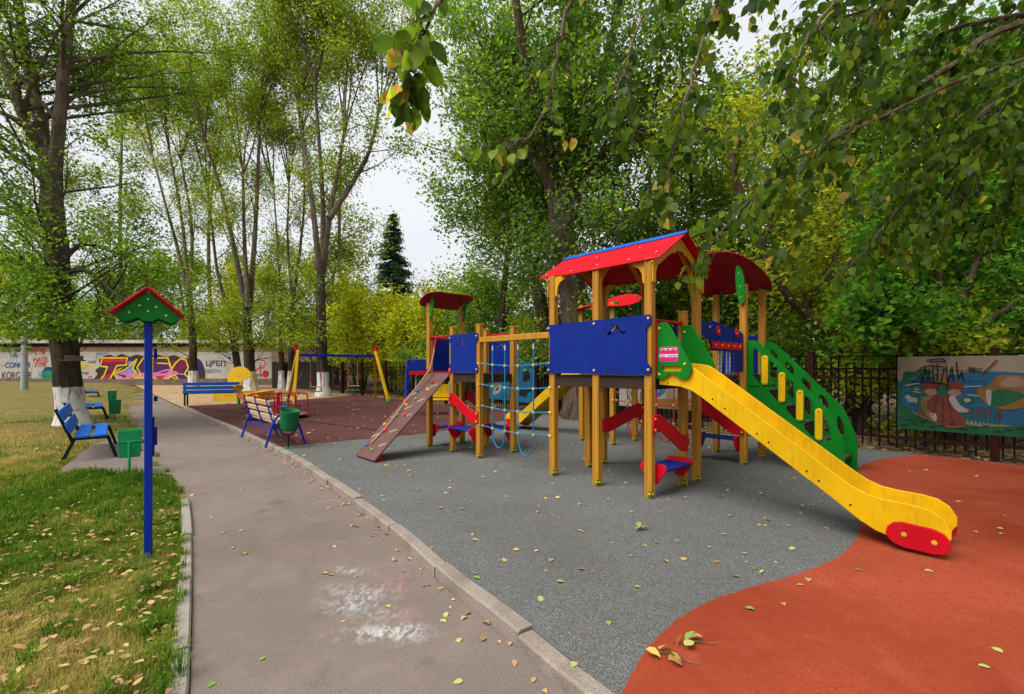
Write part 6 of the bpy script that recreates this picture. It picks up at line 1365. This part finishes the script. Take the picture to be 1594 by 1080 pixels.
def fallen(name, label, pts, size, mat, zfun, rng, kind=None, curl=1., tint=(.45, .28)):
    n = len(pts); VV = []
    for (x, y) in pts:
        a = rng.uniform(0, 6.28); s = size*rng.uniform(.55, 1.25); v = FV.copy(); v[:, 2] *= curl*rng.uniform(-.3, 1.8); v[:, 1] *= rng.uniform(.7, 1.15)
        c, q = math.cos(a), math.sin(a); R_ = np.array([[c, -q, 0], [q, c, 0], [0, 0, 1]]); tl = rng.normal(0, .16, 2)
        v = v @ R_.T*s; v[:, 2] += v[:, 0]*tl[0]+v[:, 1]*tl[1]; v[:, 2] -= v[:, 2].min(); VV.append(v+np.array((x, y, zfun+.0025)))
    VV = np.concatenate(VV); lo = (np.array(OF).ravel()[None]+10*np.arange(n)[:, None]).ravel(); tn = np.repeat(np.clip(rng.normal(tint[0], tint[1], n), 0, 1), 10)
    o = link(name, npmesh(name, VV, lo, np.full(10*n, 3), M_[mat], {'tint': tn}, smooth=True)); tag(o, label, 'leaves' if label else None, kind=kind or 'stuff'); return o
rng = np.random.default_rng(19)
def scatter(poly, n, box, dens=None):
    out = []
    while len(out) < n:
        x = rng.uniform(box[0], box[1], 4*n); y = rng.uniform(box[2], box[3], 4*n); k = inpoly(x, y, poly)
        if dens is not None: k &= rng.uniform(0, 1, 4*n) < dens(x, y)
        out += list(zip(x[k], y[k]))
        if not k.any(): break
    return out[:n]
lawn_leaves = scatter(LAWN, 1250, (-5.2, -1.2, 1.6, 4.6), lambda x, y: np.clip(1.15-.22*(y-1.6), .25, 1))+scatter(LAWN, 420, (-10, -2.5, 4.4, 9))+scatter(LAWN, 500, (-26, -6, 9, 24))
fallen('lawn_leaf_litter', 'brown and tan fallen leaves strewn over the left lawn', lawn_leaves, .046, 'fallen_brown', ZL+.03, rng, curl=1.4, tint=(.45, .3))
# drifts along the kerb
dr = []
for i in range(len(KL)-1):
    p, q = Vector(KL[i]), Vector(KL[i+1]); L = (q-p).length; t = (q-p).normalized(); nn = Vector((-t.y, t.x))
    for _ in range(int(L*14)):
        s = p.lerp(q, rng.uniform()); w = abs(rng.normal(0, .09))+.015; dr.append((s.x+nn.x*w, s.y+nn.y*w))
fallen('kerb_leaf_drift', 'small brown and yellow leaves gathered along the playground kerb', dr, .042, 'fallen_brown', ZP, rng, curl=1.5, tint=(.5, .3))
mar = [p for p in scatter(RUB, 420, (-9, 1.5, 7.5, 19)) if not inpoly(np.array([p[0]]), np.array([p[1]]), GREY)[0]]
fallen('rubber_leaf_scatter', 'pale fallen leaves scattered over the maroon rubber', mar, .062, 'fallen', 0.0, rng, tint=(.42, .22))
gr = [p for p in scatter(GREY, 330, (-3.5, 5, 3.0, 9.5)) if not inpoly(np.array([p[0]]), np.array([p[1]]), ORANGE)[0]]
fallen('rubber_leaf_scatter', 'small fallen leaves scattered over the grey rubber', gr, .044, 'fallen', .004, rng, tint=(.5, .25))
sand_l = scatter([tuple(p) for p in SANDP], 200, (-22, -5, 15, 34)); fallen('sand_leaf_scatter', 'fallen leaves scattered over the far sand yard', sand_l, .10, 'fallen_brown', -.03, rng)
# litter behind the fence: real leaves near the bars
lit = []
for _ in range(2600):
    t_ = rng.uniform(-24, 5); x, y = fence_pt(t_, -abs(rng.normal(0, .9))+.08); lit.append((x, y))
fallen('fence_leaf_litter', 'dry tan leaf litter behind and under the iron fence', lit, .085, 'fallen_brown', -.02, rng, curl=1.5, tint=(.5, .28))
# the larger single leaves, one object each (positions read from the photo)
FLM = []
for k, tn in enumerate((.08, .3, .45, .6, .75, .95)):
    v = FV.copy(); v[:, 2] *= (.6, 1.4, .9, 1.2, .7, 1.0)[k]; v[:, 2] -= v[:, 2].min()
    FLM.append(npmesh('fallen_leaf', v, np.array(OF).ravel(), np.full(10, 3), M_['fallen'], {'tint': np.full(10, tn)}, smooth=True))
SINGLE = {  # surface: (z, label tail, [(px, py, size m, tint index)])
 'path': (ZP, 'on the brown asphalt path', [(329, 1066, .05, 5), (409, 1026, .035, 5), (713, 1062, .05, 4), (714, 997, .05, 4), (694, 958, .05, 4), (690, 967, .05, 4), (604, 944, .05, 4), (534, 968, .03, 4), (505, 893, .05, 3), (515, 896, .04, 1), (554, 898, .04, 5), (520, 851, .05, 4), (380, 862, .07, 5), (376, 826, .05, 4), (348, 829, .05, 4), (363, 853, .05, 4), (330, 805, .05, 4), (480, 803, .05, 5), (548, 819, .07, 1), (485, 778, .05, 4), (377, 763, .06, 5), (300, 771, .06, 3), (512, 791, .05, 4)]),
 'grey': (.005, 'on the grey speckled rubber', [(804, 856, .06, 2), (785, 872, .06, 2), (742, 900, .06, 5), (858, 872, .06, 5), (872, 906, .06, 5), (841, 932, .06, 4), (947, 970, .045, 5), (893, 1035, .05, 4), (992, 914, .05, 5), (1004, 850, .05, 5), (1160, 862, .05, 4), (1175, 885, .05, 5), (1128, 832, .055, 4), (1137, 803, .06, 2), (1104, 852, .05, 5), (903, 826, .06, 4), (835, 858, .04, 3), (868, 775, .06, 3), (983, 798, .05, 1), (735, 833, .05, 1), (720, 792, .06, 4), (1190, 818, .05, 4), (1234, 762, .06, 5), (640, 740, .06, 3), (700, 760, .05, 3), (680, 778, .05, 1)]),
 'orange': (.009, 'on the orange rubber', [(1167, 948, .06, 5), (1220, 941, .04, 1), (1246, 911, .045, 2), (1258, 903, .06, 1), (1335, 887, .05, 4), (1532, 1038, .05, 4), (1446, 889, .06, 4), (1493, 781, .06, 4), (1560, 831, .06, 4), (1556, 823, .05, 3), (1563, 803, .05, 5), (1518, 828, .05, 2), (1416, 734, .08, 3), (1440, 732, .08, 2), (1520, 741, .07, 3), (1552, 1012, .05, 4)])}
CN = ('brown', 'tan', 'orange-yellow', 'yellow', 'pale green', 'green')
ORD = ('nearest', 'second nearest', 'third nearest', 'fourth nearest', 'fifth nearest', 'sixth nearest', 'seventh nearest', 'eighth nearest', 'ninth nearest', 'tenth nearest', 'eleventh nearest', 'twelfth nearest', 'farthest')
for s_, (z, tail, lst) in SINGLE.items():
    seen = {}
    for px, py, sz, k in sorted(lst, key=lambda q: -q[1]):
        seen[k] = seen.get(k, 0)+1
        x, y = G(px, py, z); o = link('fallen_leaf', FLM[k]); o.location = (x, y, z+.002); o.scale = (sz*.95,)*3; o.rotation_euler = (rng.normal(0, .12), rng.normal(0, .12), rng.uniform(0, 6.28))
        tag(o, '%s of the single %s leaves lying %s' % (ORD[min(seen[k]-1, 12)], CN[k], tail), 'leaf', 'single %s leaves %s' % (CN[k], tail))
# two broken twigs on the rubber
def fallen_twig(px, py, z, label, n, rz, sc=1.):
    x, y = G(px, py, z); r = thing('fallen_twig', label, 'twig', (x, y, z+.006), rz)
    MB().tube([(-.02, 0, .006), (.05, .015, .012), (.12, .005, .008), (.18, .02, .006)], [.003, .0025, .002, .0015], 5).build('stem', M_['bark_pale'], r)
    for i in range(n):
        o = link('leaf', FLM[(3, 4, 5, 1, 3, 0)[i % 6]], r); o.location = (-.03+.035*i*rng.uniform(.6, 1.2), rng.normal(0, .03), .012+.01*(i % 3)); o.scale = (.075*sc,)*3; o.rotation_euler = (rng.normal(0, .5), rng.normal(0, .4), rng.uniform(0, 6.28))
fallen_twig(1030, 1020, .009, 'broken twig with yellow leaves at the near edge of the orange rubber', 5, -.6)
fallen_twig(1068, 1005, .009, 'curled brown twig with a bare stalk on the orange rubber', 4, -.05, .9)
fallen_twig(993, 826, .005, 'dry brown twig lying on the grey rubber before the play tower', 4, .2, .9)
